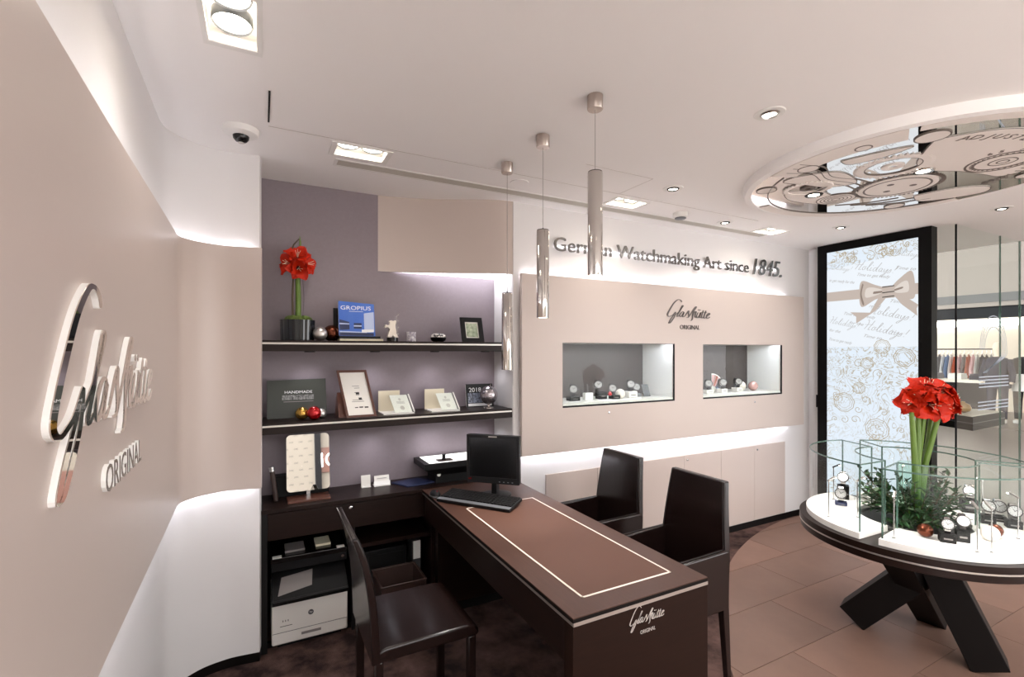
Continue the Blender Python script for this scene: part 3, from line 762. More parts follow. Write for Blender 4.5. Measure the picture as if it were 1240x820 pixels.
# ================================================================== WATCHES (prototype parts)
def watch(loc, rz, label, s=1.0, strap='strap_dark'):
    t = thing('wristwatch', label, 'watch', loc, rz, 'wristwatches on show')
    r = .026 * s; w = .0095 * s; tilt = math.radians(20)
    # closed strap loop standing on its lower edge, leaning back
    mb = MB()
    def loop(u, v):
        a = 2 * PI * u; rr = r + (.0013 * s if v > .5 else -.0013 * s)
        return (0, 0, 0)
    R = Matrix.Rotation(-tilt, 4, 'X')
    n = 28; vs = []
    for k in range(n):
        a = 2 * PI * k / n
        for dx, dr in ((-w, 0), (w, 0), (w, .0042 * s), (-w, .0042 * s)):
            q = Vector((dx, -math.cos(a) * (r + dr), math.sin(a) * (r + dr) * 1.12 + r * 1.12))
            vs.append(R @ q)
    fs = []
    for k in range(n):
        for j in range(4):
            a, b = k * 4 + j, k * 4 + (j + 1) % 4; c, d = ((k + 1) % n) * 4 + (j + 1) % 4, ((k + 1) % n) * 4 + j
            fs.append((a, b, c, d))
    part('strap', MB().add(vs, fs), strap, t, local=True, smooth=True)
    cs = .0225 * s
    o = R @ Vector((0, -r - .004 * s, r * 1.12))
    F = frame(o, R @ Vector((1, 0, 0)), R @ Vector((0, 0, 1)))
    circle = lambda rad, n=24: [(rad * math.cos(2 * PI * k / n), rad * math.sin(2 * PI * k / n)) for k in range(n)]
    c = part('case', MB().prism(circle(cs), F, -.004 * s, .006 * s).prism([(cs * .95, -.002 * s), (cs * 1.2, -.002 * s), (cs * 1.2, .002 * s), (cs * .95, .002 * s)], F, -.001 * s, .003 * s), 'steel', t, local=True, bevel=.0012 * s)
    d = part('dial', MB().prism(circle(cs * .84), F, .006 * s, .0066 * s), 'dial', c, local=True)
    mb = MB()
    for k in range(12):
        a = PI * k / 6; q = lambda r_, t_: (r_ * math.cos(a) - t_ * math.sin(a), r_ * math.sin(a) + t_ * math.cos(a))
        mb.prism([q(cs * .60, -.0007 * s), q(cs * .78, -.0007 * s), q(cs * .78, .0007 * s), q(cs * .60, .0007 * s)], F, .0066 * s, .0069 * s)
    for a, L in ((2.2, .45), (.6, .65)):
        q = lambda r_, t_: (r_ * math.cos(a) - t_ * math.sin(a), r_ * math.sin(a) + t_ * math.cos(a))
        mb.prism([q(-cs * .1, -.0008 * s), q(cs * L, -.0008 * s), q(cs * L, .0008 * s), q(-cs * .1, .0008 * s)], F, .0069 * s, .0073 * s)
    part('bezel', MB().add([F(rr * math.cos(2 * PI * k / 28), rr * math.sin(2 * PI * k / 28), zz) for rr, zz in ((cs * .84, .0068 * s), (cs * .92, .0085 * s), (cs, .006 * s)) for k in range(28)], [(j * 28 + k, j * 28 + (k + 1) % 28, (j + 1) * 28 + (k + 1) % 28, (j + 1) * 28 + k) for j in range(2) for k in range(28)]), 'strap_dark', c, local=True, smooth=True)
    part('hands', mb, 'print_dark', c, local=True, kind='stuff')
    return t
def stand(x, y, z, w, d, h, label, mat='black_matte', rz=0):
    t = thing('watch_stand', label, 'display stand', (x, y, z), rz, 'watch display stands')
    part('block', MB().box(-w / 2, w / 2, -d / 2, d / 2, 0, h), mat, t, local=True, bevel=.001)
    part('maker_line', MB().box(-w * .28, w * .28, -d / 2 - .0006, -d / 2, h * .35, h * .5), 'print_grey', t, local=True)
    return t

# ================================================================== WALL VITRINES
for i, (W, lab) in enumerate(((W1, 'wall vitrine window between desk and logo, four groups of watches inside'), (W2, 'wall vitrine window holding the colour fan, beside the screen'))):
    x0, x1, z0, z1 = W; yb = 3.165
    t = thing('wall_vitrine', lab, 'display case', ((x0 + x1) / 2, YP, z0))
    part('back_panel', MB().box(x0, x1, yb, yb + .01, z0, z1), 'vitrine_back', t)
    part('side_panel', MB().box(x0 - .008, x0, YP + .03, yb, z0, z1), 'vitrine_white', t)
    part('side_panel', MB().box(x1, x1 + .008, YP + .03, yb, z0, z1), 'vitrine_white', t)
    part('top_panel', MB().box(x0, x1, YP + .09, yb, z1, z1 + .008), 'vitrine_white', t)
    part('base_panel', MB().box(x0, x1, YP + .012, yb, z0 - .01, z0 + .028), 'vitrine_white', t)
    part('light_bar', MB().box(x0 + .03, x1 - .03, YP + .05, YP + .065, z1 + .004, z1 + .008), 'led', t)
    fr = part('window_frame', MB().holes(x0, x1, z0, z1, [(x0 + .003, x1 - .010, z0 + .012, z1 - .003)], F_Y((0, YP + .012, 0)), 0, .010), 'mall_dark', t)
    part('glass_pane', MB().box(x0 + .003, x1 - .01, YP + .004, YP + .006, z0 + .012, z1 - .003), 'vitrine_glass', fr)
    part('lock', MB().lathe([(.008, 0), (.008, .004), (1e-4, .005)], ((x0 + x1) / 2 + (-.13 if i == 0 else .13), YP, z0 - .055), 16, ax='y'), 'steel', t, smooth=True)
zb = 1.234
def vitem(u, v, y=2.93): p = PY(u, v, y); return p.x
# left vitrine contents
def wgroup(x, y, lab, n=1, mat='black_matte', s=1.45, hs=.03):
    stand(x, y, zb, .085, .06, hs, 'low ' + lab[0], mat)
    watch((x - .004, y, zb + hs + .001), -.45, lab[1], s)
wgroup(vitem(696, 480), 2.95, ('dark round-cornered watch stand, leftmost in the large vitrine', 'white dialled watch on a dark stand beside the frosted cube'))
stand(vitem(731, 478), 2.96, zb, .07, .055, .055, 'tall dark watch stand beside the red ribbon in the vitrine')
stand(vitem(743, 478), 2.92, zb, .07, .055, .03, 'low dark watch stand under the red ribbon in the vitrine')
watch((vitem(728, 478) - .01, 2.96, zb + .056), -.5, 'watch highest in the vitrine, on the tall stand by red ribbon', 1.45)
watch((vitem(740, 478), 2.92, zb + .031), -.5, 'watch behind the red ribbon on the low stand', 1.4)
one('red_ribbon_ball', MB().sphere((vitem(734, 478), 2.885, zb + .045 + .0), .016, 10), 'bauble_red', 'small red bauble leaning on the dark watch stands in vitrine', 'bauble')
one('frosted_cube', MB().box(vitem(709, 481) - .008, vitem(716, 481) + .01, 2.92, 2.955, zb, zb + .055), 'acrylic_white', 'small frosted white cube between two watch groups in vitrine', 'cube', bevel=.002)
one('bauble', MB().sphere((vitem(750, 477), 2.92, zb + .036), .038, 14), 'bauble_white', 'white glass bauble resting in the middle of the large vitrine', 'bauble', smooth=True)
stand(vitem(766, 478), 2.95, zb, .085, .06, .05, 'white sloped watch stand beside the dark watch pair', 'case_white')
watch((vitem(765, 478), 2.95, zb + .051), -.5, 'watch on the white stand in the large vitrine', 1.45)
stand(vitem(776, 477), 2.98, zb, .06, .05, .025, 'low grey watch stand next to the blank grey card', 'grey_plastic')
watch((vitem(775, 477), 2.98, zb + .026), -.5, 'watch between the white stand and the blank grey card', 1.4)
x = vitem(786, 477)
t = thing('blank_card', 'blank grey leaning card at the end of the large vitrine', 'card', (x, 2.96, zb))
part('card', MB().beam((x, 2.95, zb), (x, 2.985, zb + .095), .07, .004, (0, -1, .3)), 'grey_plastic', t)
part('foot', MB().box(x - .02, x + .02, 2.955, 2.99, zb, zb + .004), 'acrylic_white', t)
one('gold_ornament', MB().lathe([(1e-4, 0), (.016, .004), (.006, .014), (.014, .03), (.004, .05), (1e-4, .06)], (W1[0] + .02, 2.93, zb), 14), 'gold_metal', 'small gold ornament at the left corner of the large vitrine', 'ornament', smooth=True)
# right vitrine contents
x = vitem(857, 474); stand(x, 2.93, zb, .09, .06, .03, 'white watch stand in the corner of the fan vitrine', 'case_white'); watch((x, 2.93, zb + .031), -.6, 'watch on the white corner stand of the fan vitrine', 1.45)
x = vitem(873, 475)
t = thing('colour_fan', 'pastel colour fan card standing behind a watch in the vitrine', 'card', (x, 2.97, zb))
cols = ['fabric_pink', 'bauble_pink', 'fabric_rust', 'fabric_pink', 'fabric_grey', 'fabric_blue', 'cover_pale', 'fabric_grey', 'paper']
part('backing', MB().prism([(-.055, 0)] + [(-.055 + .168 * math.sin(a), .168 * math.cos(a)) for a in [PI / 2 * k / 12 for k in range(13)]], F_Y((x, 2.982, zb)), -.004, 0), 'paper', t)
for k in range(9):
    a, b = PI / 2 * k / 9 + .02, PI / 2 * (k + 1) / 9 - .01
    part('swatch', MB().prism([(-.055 + r * math.sin(q), r * math.cos(q)) for r, q in ((.06, a), (.158, a), (.158, b), (.06, b))], F_Y((x, 2.980, zb)), 0, .002), cols[k], t)
stand(x + .0, 2.92, zb, .075, .06, .035, 'white and dark watch stand in front of the colour fan', 'case_white'); watch((x, 2.92, zb + .036), -.5, 'watch in front of the pastel colour fan', 1.45)
x = vitem(895, 473); stand(x, 2.95, zb, .08, .06, .035, 'grey edged white watch stand right of the colour fan', 'case_white'); watch((x, 2.95, zb + .036), -.5, 'watch between the colour fan and the pink bauble', 1.4)
one('bauble', MB().sphere((vitem(904, 470), 2.99, zb + .042), .045, 14), 'bauble_white', 'white frosted bauble beside the pink one in the fan vitrine', 'bauble', smooth=True)
one('bauble', MB().sphere((vitem(913, 470), 2.94, zb + .042), .043, 14), 'bauble_pink', 'pink pearl bauble in the fan vitrine', 'bauble', smooth=True)

# ================================================================== FLOWERS
def petal_mesh(L, W):
    """one petal of a trumpet flower opening along +Z"""
    def fn(u, v):
        s = (u - .5) * 2
        w = W * math.sin(PI * min(.98, .10 + .86 * v)) ** .75
        r = .006 + L * (.20 * v + .62 * v * v) ; z = L * (.95 * v - .38 * v ** 3)
        a = s * w
        return (r + .10 * abs(s) * w * -1 + .004 * math.sin(s * 9 + v * 7) * v, a, z + .22 * w * s * s + .005 * math.sin(v * 11 + s * 5) * v)
    mb = MB().grid(fn, 5, 7); me = bpy.data.meshes.new('petal'); me.from_pydata(mb.v, [], mb.f); me.shade_smooth(); me.materials.append(MATS['red_petal']); return me
PETAL = petal_mesh(.085, .036)
def flower(parent, base, direction, scale, spin):
    """flower head = throat + six petals; base/direction in world space"""
    inv = WM[parent.name].inverted()
    d = Vector(direction).normalized(); q = d.to_track_quat('Z', 'Y').to_matrix().to_4x4()
    Mx = inv @ Matrix.Translation(base) @ q @ Matrix.Rotation(spin, 4, 'Z') @ Matrix.Scale(scale, 4)
    mb = MB().lathe([(.004, -.02), (.008, 0), (.012, .015), (1e-4, .03)], (0, 0, 0), 10)
    me = bpy.data.meshes.new('throat'); me.from_pydata(mb.v, [], mb.f); me.materials.append(MATS['throat'])
    o = bpy.data.objects.new('flower', me); COL.objects.link(o); o.parent = parent; o.matrix_basis = Mx
    for k in range(6):
        p = bpy.data.objects.new('petal', PETAL); COL.objects.link(p); p.parent = o
        p.matrix_basis = Matrix.Rotation(2 * PI * k / 6, 4, 'Z') @ Matrix.Scale(1.0 if k % 2 else .92, 4) @ Matrix.Translation((0, 0, .004 * (k % 2)))
    st = MB()
    for k in range(4):
        a = k * 1.7; st.tube([(0, 0, .01), (.006 * math.cos(a), .006 * math.sin(a), .05), (.014 * math.cos(a), .014 * math.sin(a), .075)], .0012, 5)
    me2 = bpy.data.meshes.new('stamen'); me2.from_pydata([tuple(v) for v in st.v], [], st.f); me2.materials.append(MATS['cream'])
    s = bpy.data.objects.new('stamen', me2); COL.objects.link(s); s.parent = o; s['kind'] = 'stuff'
    return o
# shelf amaryllis
px0, py0, pz0 = .186, 3.01, 1.66
t = thing('potted_amaryllis', 'red amaryllis in a ribbed black pot on the upper shelf', 'flower', (px0, py0, pz0))
mb = MB(); n = 96; vs = []
for z, r in ((0, .084), (.0, .086), (.118, .090), (.118, .082), (.09, .08)):
    for k in range(n):
        a = 2 * PI * k / n; rr = r * (1 + .045 * abs(math.sin(a * 6)))
        vs.append((px0 + rr * math.cos(a), py0 + rr * math.sin(a) * .95, pz0 + z))
mb.add(vs, [(i * n + k, i * n + (k + 1) % n, (i + 1) * n + (k + 1) % n, (i + 1) * n + k) for i in range(4) for k in range(n)] + [tuple(range(n))[::-1], tuple(range(4 * n, 5 * n))])
part('pot', mb, 'pot_black', t, smooth=True)
mb = MB()
for k in range(9):
    a = k * 2.4; r = .055 * math.sqrt(k / 9); mb.sphere((px0 + r * math.cos(a), py0 + r * math.sin(a), pz0 + .118), .034, 7, .8)
part('moss', mb, 'moss', t, smooth=True, kind='stuff')
part('stem', MB().tube([(px0 + .002, py0, pz0 + .09), (px0 + .004, py0, pz0 + .25), (px0 + .0, py0, pz0 + .41)], [.016, .015, .013], 12), 'stem_green', t, smooth=True)
part('stem', MB().tube([(px0 - .024, py0 - .005, pz0 + .09), (px0 - .027, py0 - .005, pz0 + .25), (px0 - .018, py0, pz0 + .44)], [.006, .006, .005], 8), 'stem_dark', t, smooth=True)
part('leaf', MB().grid(lambda u, v: (px0 + .022 + .016 * math.sin(v * PI) - .01 * v, py0 + (u - .5) * .022 * math.sin(PI * min(.97, v + .08)), pz0 + .10 + v * .33), 2, 8), 'stem_dark', t, smooth=True)
for dx, dz, dirv in ((-.045, .43, (-.8, -.6, .15)), (.055, .44, (.85, -.5, .1)), (.002, .42, (.1, -1, -.25)), (-.005, .46, (.0, -.7, .6)), (.02, .44, (.3, .8, .3))):
    flower(t, (px0 + dx * .35, py0, pz0 + dz), dirv, .98, dx * 20)
part('bud_stalk', MB().tube([(px0 - .035, py0, pz0 + .50), (px0 - .02, py0, pz0 + .55), (px0 + .008, py0, pz0 + .585)], [.006, .004, .003], 8), 'stem_dark', t, smooth=True)
part('bud_stalk', MB().tube([(px0 + .012, py0, pz0 + .50), (px0 + .014, py0, pz0 + .56), (px0 + .012, py0, pz0 + .60)], [.007, .006, .002], 8), 'stem_green', t, smooth=True)

# ================================================================== THINGS ON THE UPPER SHELF
zu = 1.66
one('bauble', MB().sphere((.300, 2.95, zu + .040), .040, 16), 'bauble_silver', 'matt silver bauble beside the black flower pot', 'bauble', smooth=True)
one('bauble', MB().sphere((.372, 3.03, zu + .048), .048, 16), 'bauble_brown', 'copper brown bauble between silver bauble and blue book', 'bauble', smooth=True)
# black board behind, flat books below, blue book standing
one('black_folder', MB().prism([(.385, zu), (.62, zu), (.62, zu + .195), (.385, zu + .2)], F_Y((0, 3.06, 0)), 0, .012), 'black_matte', 'black folder standing behind the blue architecture book', 'folder')
one('flat_book', MB().box(.405, .655, 2.93, 3.03, zu, zu + .014), 'cream', 'pale book lying flat under the blue book', 'book', bevel=.001)
one('flat_book', MB().box(.405, .640, 2.94, 3.03, zu + .014, zu + .030), 'black_plastic', 'thin black book lying on the pale book', 'book', bevel=.001)
bb = zu + .030
t = thing('standing_book', 'blue book with a modernist building and white title on its cover', 'book', (.51, 2.98, bb))
fb = frame((.405, 2.962, bb), (1, 0, 0), (0, .16, .987))
part('block', MB().prism([(0, 0), (.208, 0), (.205, .198), (0, .21)], fb, -.016, -.001), 'paper', t)
cv = part('cover', MB().prism([(0, 0), (.209, 0), (.206, .199), (0, .211)], fb, -.001, .001), 'cover_blue', t)
text('title', 'GROPIUS', fb, .012, .160, .175, .024, 'print_white', cv, .0011, .0014)
part('subtitle', MB().prism([(.06, .149), (.14, .149), (.14, .151), (.06, .151)], fb, .0011, .0014), 'print_white', cv)
for q, m in (([(.004, .035), (.06, .04), (.06, .085), (.004, .10)], 'cover_dark'), ([(.004, .05), (.06, .053), (.06, .06), (.004, .058)], 'cover_pale'), ([(.004, .07), (.06, .07), (.06, .076), (.004, .079)], 'cover_pale'), ([(.085, .045), (.13, .045), (.13, .08), (.085, .08)], 'cover_dark'), ([(.085, .058), (.13, .058), (.13, .066), (.085, .066)], 'cover_pale'),
             ([(.145, .03), (.203, .03), (.203, .15), (.145, .14)], 'cover_pale'), ([(.152, .05), (.198, .05), (.198, .085), (.152, .085)], 'cover_dark'), ([(.155, .1), (.2, .1), (.2, .13), (.155, .125)], 'cover_blue'), ([(.004, .002), (.2, .002), (.2, .02), (.004, .022)], 'cover_dark'), ([(.004, .02), (.16, .018), (.16, .026), (.004, .03)], 'cover_pale'), ([(.13, .022), (.2, .026), (.2, .042), (.13, .04)], 'print_white')):
    part('cover_picture', MB().prism(q, fb, .001, .00105 + .00005 * random.random()), m, cv)
# bear trophy
t = thing('bear_figurine', 'silver standing bear figurine with raised paw on a black base', 'figurine', (.722, 2.98, zu))
part('base', MB().lathe([(.034, 0), (.034, .022), (.032, .024), (1e-4, .024)], (.722, 2.98, zu), 28), 'black_gloss', t, smooth=True)
bear = [(-.034, .026), (-.03, .04), (-.024, .06), (-.018, .075), (-.03, .088), (-.048, .084), (-.054, .088), (-.046, .094), (-.05, .102), (-.038, .104), (-.026, .098), (-.02, .108), (-.02, .118), (-.026, .126), (-.018, .127), (-.012, .131), (-.004, .128), (.01, .128), (.014, .132), (.022, .129), (.02, .12), (.016, .10), (.018, .08), (.022, .065), (.022, .05), (.030, .036), (.036, .026), (.012, .024), (.0, .038), (-.006, .026)]
part('bear', MB().prism([(x, z) for x, z in bear], F_Y((.722, 2.992, zu)), 0, .022), 'bear', t, bevel=.002, seg=2)
lf = MB()
part('branch', MB().tube([(.748, 2.975, zu + .012), (.752, 2.975, zu + .07), (.745, 2.975, zu + .13), (.75, 2.975, zu + .165)], .0012, 6), 'steel', t)
for k in range(8):
    z = zu + .02 + k * .02; s = 1 if k % 2 else -1
    part('leaf', MB().prism([(0, 0), (.008 * s, .006), (.012 * s, .014), (.004 * s, .01)], F_Y((.7495, 2.975, z)), 0, .0012), 'steel', t)
p = (.840, 2.98, zu)
t = thing('tealight_cup', 'small mauve patterned glass cup on the upper shelf', 'cup', p)
part('cup', MB().lathe([(.028, 0), (.030, .062), (.027, .062), (.025, .006), (1e-4, .006)], p, 28), 'cup', t, smooth=True)
part('candle', MB().lathe([(.0245, .007), (.0245, .030), (1e-4, .030)], p, 20), 'cream', t)
p = (1.018, 2.98, zu)
t = thing('patterned_bowl', 'round lidded bowl with a black and white pattern', 'bowl', p)
part('bowl', MB().lathe([(.030, 0), (.046, .010), (.052, .026), (.046, .036)], p, 32), 'black_gloss', t, smooth=True)
part('lid', MB().lathe([(.050, .030), (.046, .044), (.032, .054), (1e-4, .057)], p, 32), 'bowl_pattern', t, smooth=True)
def picture(name, label, f, w, h, fwid, depth, mframe, mpic, mat=None, matw=.0, easel=None):
    t = thing(name, label, 'picture frame', f(w / 2, 0, 0))
    part('frame', MB().holes(0, w, 0, h, [(fwid, w - fwid, fwid, h - fwid)], f, -depth, 0), mframe, t)
    part('backing', MB().prism([(.002, .002), (w - .002, .002), (w - .002, h - .002), (.002, h - .002)], f, -depth - .004, -depth), 'black_matte', t)
    if mat: part('mount', MB().prism([(fwid, fwid), (w - fwid, fwid), (w - fwid, h - fwid), (fwid, h - fwid)], f, -depth, -depth + .002), mat, t)
    a = fwid + matw
    part('picture', MB().prism([(a, a), (w - a, a), (w - a, h - a), (a, h - a)], f, -depth + .002, -depth + .003), mpic, t)
    return t
fpic = frame((1.178, 2.955, zu), (1, -.03, 0), (-.03, .22, .97))
t = picture('picture_frame', 'black framed green photograph leaning at the end of upper shelf', fpic, .155, .172, .03, .012, 'black_plastic', 'photo_green', 'paper', .008)
part('strut', MB().beam((1.255, 3.0, zu + .10), (1.25, 3.06, zu + .002), .02, .003, (1, 0, 0)), 'black_plastic', t)

# ================================================================== THINGS ON THE LOWER SHELF
zl = 1.215
t = thing('standing_book', 'dark green landscape book with white title standing on the lower shelf', 'book', (.19, 3.07, zl))
fb = frame((.03, 3.05, zl), (1, 0, 0), (0, .2, .98))
part('block', MB().prism([(.002, .002), (.316, .002), (.314, .222), (.002, .216)], fb, -.014, -.001), 'paper', t)
cv = part('cover', MB().prism([(0, 0), (.318, 0), (.316, .226), (0, .220)], fb, -.001, .001), 'book_green', t)
text('title', 'HANDMADE', fb, .092, .142, .148, .015, 'print_white', cv, .0011, .0014)
for k in range(4): part('cover_picture', MB().prism([(.078 + k * .043, .104), (.119 + k * .043, .104), (.119 + k * .043, .132), (.078 + k * .043, .132)], fb, .001, .0014), 'photo_grey', cv)
part('subtitle', MB().prism([(.085, .092), (.245, .092), (.245, .0955), (.085, .0955)], fb, .0011, .0014), 'print_grey', cv)
one('bauble', MB().sphere((.205, 2.945, zl + .036), .036, 16), 'bauble_gold', 'gold bauble in front of the green book', 'bauble', smooth=True)
one('bauble', MB().sphere((.265, 2.915, zl + .038), .038, 16), 'bauble_red', 'shiny red bauble in front of the green book', 'bauble', smooth=True)
one('bauble', MB().sphere((.308, 2.965, zl + .028), .028, 16), 'bauble_silver', 'small white bauble tucked behind the red one', 'bauble', smooth=True)
# framed certificate on a leaning wedge
fc = frame((.440, 2.90, zl), (1, .04, 0), (-.16, .30, .94))
t = picture('certificate_frame', 'brown wooden frame with a white certificate leaning back', fc, .172, .29, .013, .012, 'frame_wood', 'paper', None, 0)
for q in ((.07, .19, .04), (.08, .178, .03), (.075, .15, .022), (.08, .135, .02), (.055, .105, .06), (.05, .095, .07)):
    part('print_line', MB().prism([(q[0], q[1]), (q[0] + q[2], q[1]), (q[0] + q[2], q[1] + .003), (q[0], q[1] + .003)], fc, -.009, -.0085), 'print_grey', t)
for q in ((.082, .140, .02, .014), (.092, .108, .018, .012), (.06, .058, .018, .005), (.085, .058, .022, .007), (.115, .056, .022, .008)):
    part('print_mark', MB().prism([(q[0], q[1]), (q[0] + q[2], q[1]), (q[0] + q[2], q[1] + q[3]), (q[0], q[1] + q[3])], fc, -.009, -.0085), 'print_dark', t)
part('wedge_stand', MB().prism([(2.93, 0), (3.10, 0), (3.05, .10), (3.01, .14)], frame((.40, 0, zl), (0, 1, 0), (0, 0, 1)), 0, .10), 'frame_wood', t)
# two acrylic brochure stands
for i, (x, lab) in enumerate(((.655, 'white brochure in a clear leaning stand beside the certificate frame'), (.955, 'white brochure in a clear leaning stand beside the year book'))):
    t = thing('brochure_stand', lab, 'brochure stand', (x + .08, 2.99, zl))
    part('back_card', MB().box(x, x + .135, 3.07, 3.073, zl + .002, zl + .135), 'cream', t)
    part('base', MB().box(x, x + .19, 2.92, 3.075, zl, zl + .006), 'acrylic_white', t)
    ft = frame((x + .075, 2.945, zl + .007), (1, .03, 0), (-.22, .42, .88))
    br = part('brochure', MB().prism([(0, 0), (.108, 0), (.108, .118), (0, .118)], ft, 0, .002), 'paper', t)
    part('clear_sleeve', MB().prism([(-.002, 0), (.122, 0), (.122, .121), (-.002, .121)], ft, .003, .005), 'glass', t)
    part('sleeve_edge', MB().prism([(.118, 0), (.124, 0), (.124, .121), (.118, .121)], ft, -.004, .006), 'acrylic_white', t)
    part('print_seal', MB().lathe([(.010, 0), (.012, .0003)], (0, 0, 0), 16) if False else MB().prism([(.055 + .014 * math.cos(2 * PI * k / 16), .03 + .014 * math.sin(2 * PI * k / 16)) for k in range(16)], ft, .002, .0022), 'print_silver', br)
    part('print_seal', MB().prism([(.055 + .008 * math.cos(2 * PI * k / 16), .088 + .009 * math.sin(2 * PI * k / 16)) for k in range(16)], ft, .002, .0022), 'print_silver', br)
    for y in (.06, .066, .072): part('print_line', MB().prism([(.03, y), (.08, y), (.08, y + .0015), (.03, y + .0015)], ft, .002, .0022), 'print_grey', br)
# dark year book + globe
t = thing('year_book', 'dark glossy book with a black and white cover behind the globe', 'book', (1.33, 3.06, zl))
fy = frame((1.245, 3.05, zl), (1, -.02, 0), (0, .15, .99))
part('block', MB().prism([(.002, .002), (.196, .002), (.196, .156), (.002, .156)], fy, -.012, -.001), 'paper', t)
cv = part('cover', MB().prism([(0, 0), (.2, 0), (.2, .16), (0, .16)], fy, -.001, .001), 'black_plastic', t)
text('title', '2018', fy, .022, .105, .09, .030, 'print_white', cv, .0011, .0014)
part('cover_picture', MB().prism([(.012, .03), (.188, .03), (.188, .098), (.012, .098)], fy, .001, .0013), 'photo_dark', cv)
part('subtitle', MB().prism([(.012, .008), (.188, .008), (.188, .026), (.012, .026)], fy, .001, .0013), 'print_white', cv)
p = (1.372, 2.97, zl)
t = thing('desk_globe', 'silver metal globe on a small stand', 'globe', p)
part('sphere', MB().sphere((p[0], p[1], zl + .088), .062, 18), 'globe_steel', t, smooth=True)
part('axis_pin', MB().tube([(p[0] + .01, p[1], zl + .148), (p[0] + .014, p[1], zl + .162)], [.005, .002], 8), 'chrome', t)
part('base', MB().lathe([(.034, 0), (.032, .006), (.010, .010), (.006, .022), (.012, .028), (1e-4, .03)], p, 24), 'chrome', t, smooth=True)

# ================================================================== THINGS ON THE COUNTER
# tilting vanity mirror
t = thing('counter_mirror', 'rounded tilting mirror on a wooden base standing on the counter', 'mirror', (.24, 2.97, TZ))
def rrect(w, h, r, n=6):
    out = []
    for cx_, cy_, a in ((w - r, h - r, 0), (r, h - r, PI / 2), (r, r, PI), (w - r, r, 1.5 * PI)):
        out += [(cx_ + r * math.cos(a + PI / 2 * k / n), cy_ + r * math.sin(a + PI / 2 * k / n)) for k in range(n + 1)]
    return out
tl = math.radians(10)
fm = frame((.128, 2.975, TZ + .045), (1, -.02, 0), (0, math.sin(tl), math.cos(tl)))
part('backing', MB().prism(rrect(.228, .318, .024), fm, -.012, -.001), 'black_plastic', t)
part('mirror_glass', MB().prism(rrect(.228, .318, .022), fm, -.001, .001), 'mirror', t)
part('post', MB().box(.232, .252, 2.985, 2.998, TZ + .012, TZ + .08), 'steel', t)
part('base', MB().box(.13, .352, 2.90, 3.02, TZ, TZ + .013), 'frame_wood', t, bevel=.002)
one('black_case', MB().box(.06, .36, 3.06, 3.14, TZ, TZ + .12), 'black_matte', 'black case standing on the counter behind the mirror', 'case', bevel=.003)
t = thing('leather_rod', 'dark leather bound rod with a silver cap leaning in the niche corner', 'rod', (.065, 3.0, TZ))
part('rod', MB().tube([(.075, 2.99, TZ + .004), (.055, 2.995, TZ + .17)], .013, 12), 'brown_leather', t, smooth=True)
part('cap', MB().tube([(.055, 2.995, TZ + .17), (.052, 2.996, TZ + .195)], .0145, 12), 'steel', t, smooth=True)
x = .548; fq = frame((x, 3.055, TZ + .004), (1, 0, 0), (0, .15, .99))
t = thing('small_card', 'small white upright card in a clear holder on the counter', 'card', (x + .03, 3.06, TZ))
part('card', MB().prism([(0, 0), (.056, 0), (.056, .068), (0, .068)], fq, -.002, 0), 'paper', t)
part('foot', MB().box(x, x + .056, 3.04, 3.075, TZ, TZ + .004), 'acrylic_white', t)
x = .622; fq = frame((x, 3.04, TZ + .004), (1, 0, 0), (0, .3, .95))
t = thing('card_holder', 'clear holder with white business cards on the counter', 'card holder', (x + .05, 3.06, TZ))
part('cards', MB().prism([(.004, .004), (.096, .004), (.096, .06), (.004, .06)], fq, -.012, 0), 'paper', t)
part('holder', MB().prism([(0, 0), (.1, 0), (.1, .024), (0, .024)], fq, .001, .003).box(x, x + .1, 3.03, 3.09, TZ, TZ + .004), 'acrylic_white', t)
part('print_line', MB().prism([(.02, .04), (.08, .04), (.08, .043), (.02, .043)], fq, 0, .0004), 'print_grey', t)
one('navy_folder', MB().prism([(.735, 3.06), (.80, 2.925), (.985, 2.95), (.915, 3.085)], frame((0, 0, TZ), (1, 0, 0), (0, 1, 0)), 0, .010), 'cover_dark', 'thin navy folder lying flat on the counter', 'folder', bevel=.002)
# light box (photo table) on black box
t = thing('light_box', 'black flared box with a glowing white top beside the monitor', 'light box', (1.12, 3.0, TZ))
b0 = [(.985, 2.93), (1.26, 2.93), (1.26, 3.10), (.985, 3.10)]; b1 = [(.90, 2.89), (1.30, 2.89), (1.30, 3.135), (.90, 3.135)]
za, zbx, zc = TZ, TZ + .10, TZ + .135
mb = MB(); mb.add([(x, y, za) for x, y in b0] + [(x, y, TZ + .05) for x, y in b0] + [(x, y, zbx) for x, y in b1] + [(x, y, zc) for x, y in b1],
    [(3, 2, 1, 0)] + [(4 * l + i, 4 * l + (i + 1) % 4, 4 * l + 4 + (i + 1) % 4, 4 * l + 4 + i) for l in range(3) for i in range(4)] + [(12, 13, 14, 15)])
part('housing', mb, 'black_plastic', t)
part('light_panel', MB().box(.935, 1.285, 2.905, 3.12, zc, zc + .002), 'lightbox', t)
part('front_badge', MB().lathe([(.012, 0), (.012, .003), (1e-4, .003)], (1.003, 2.925, TZ + .055), 16, ax='y'), 'white_plastic', t)
one('sample_card', MB().box(1.0, 1.10, 2.92, 2.985, zc + .0025, zc + .006), 'brown_leather', 'small dark card lying on the glowing light box', 'card')
one('loupe', MB().lathe([(.014, 0), (.014, .004), (.011, .008), (.011, .03), (.013, .034), (1e-4, .034)], (1.045, 2.95, zc + .0065), 20), 'black_plastic', 'black eye loupe standing on the light box card', 'loupe', smooth=True)

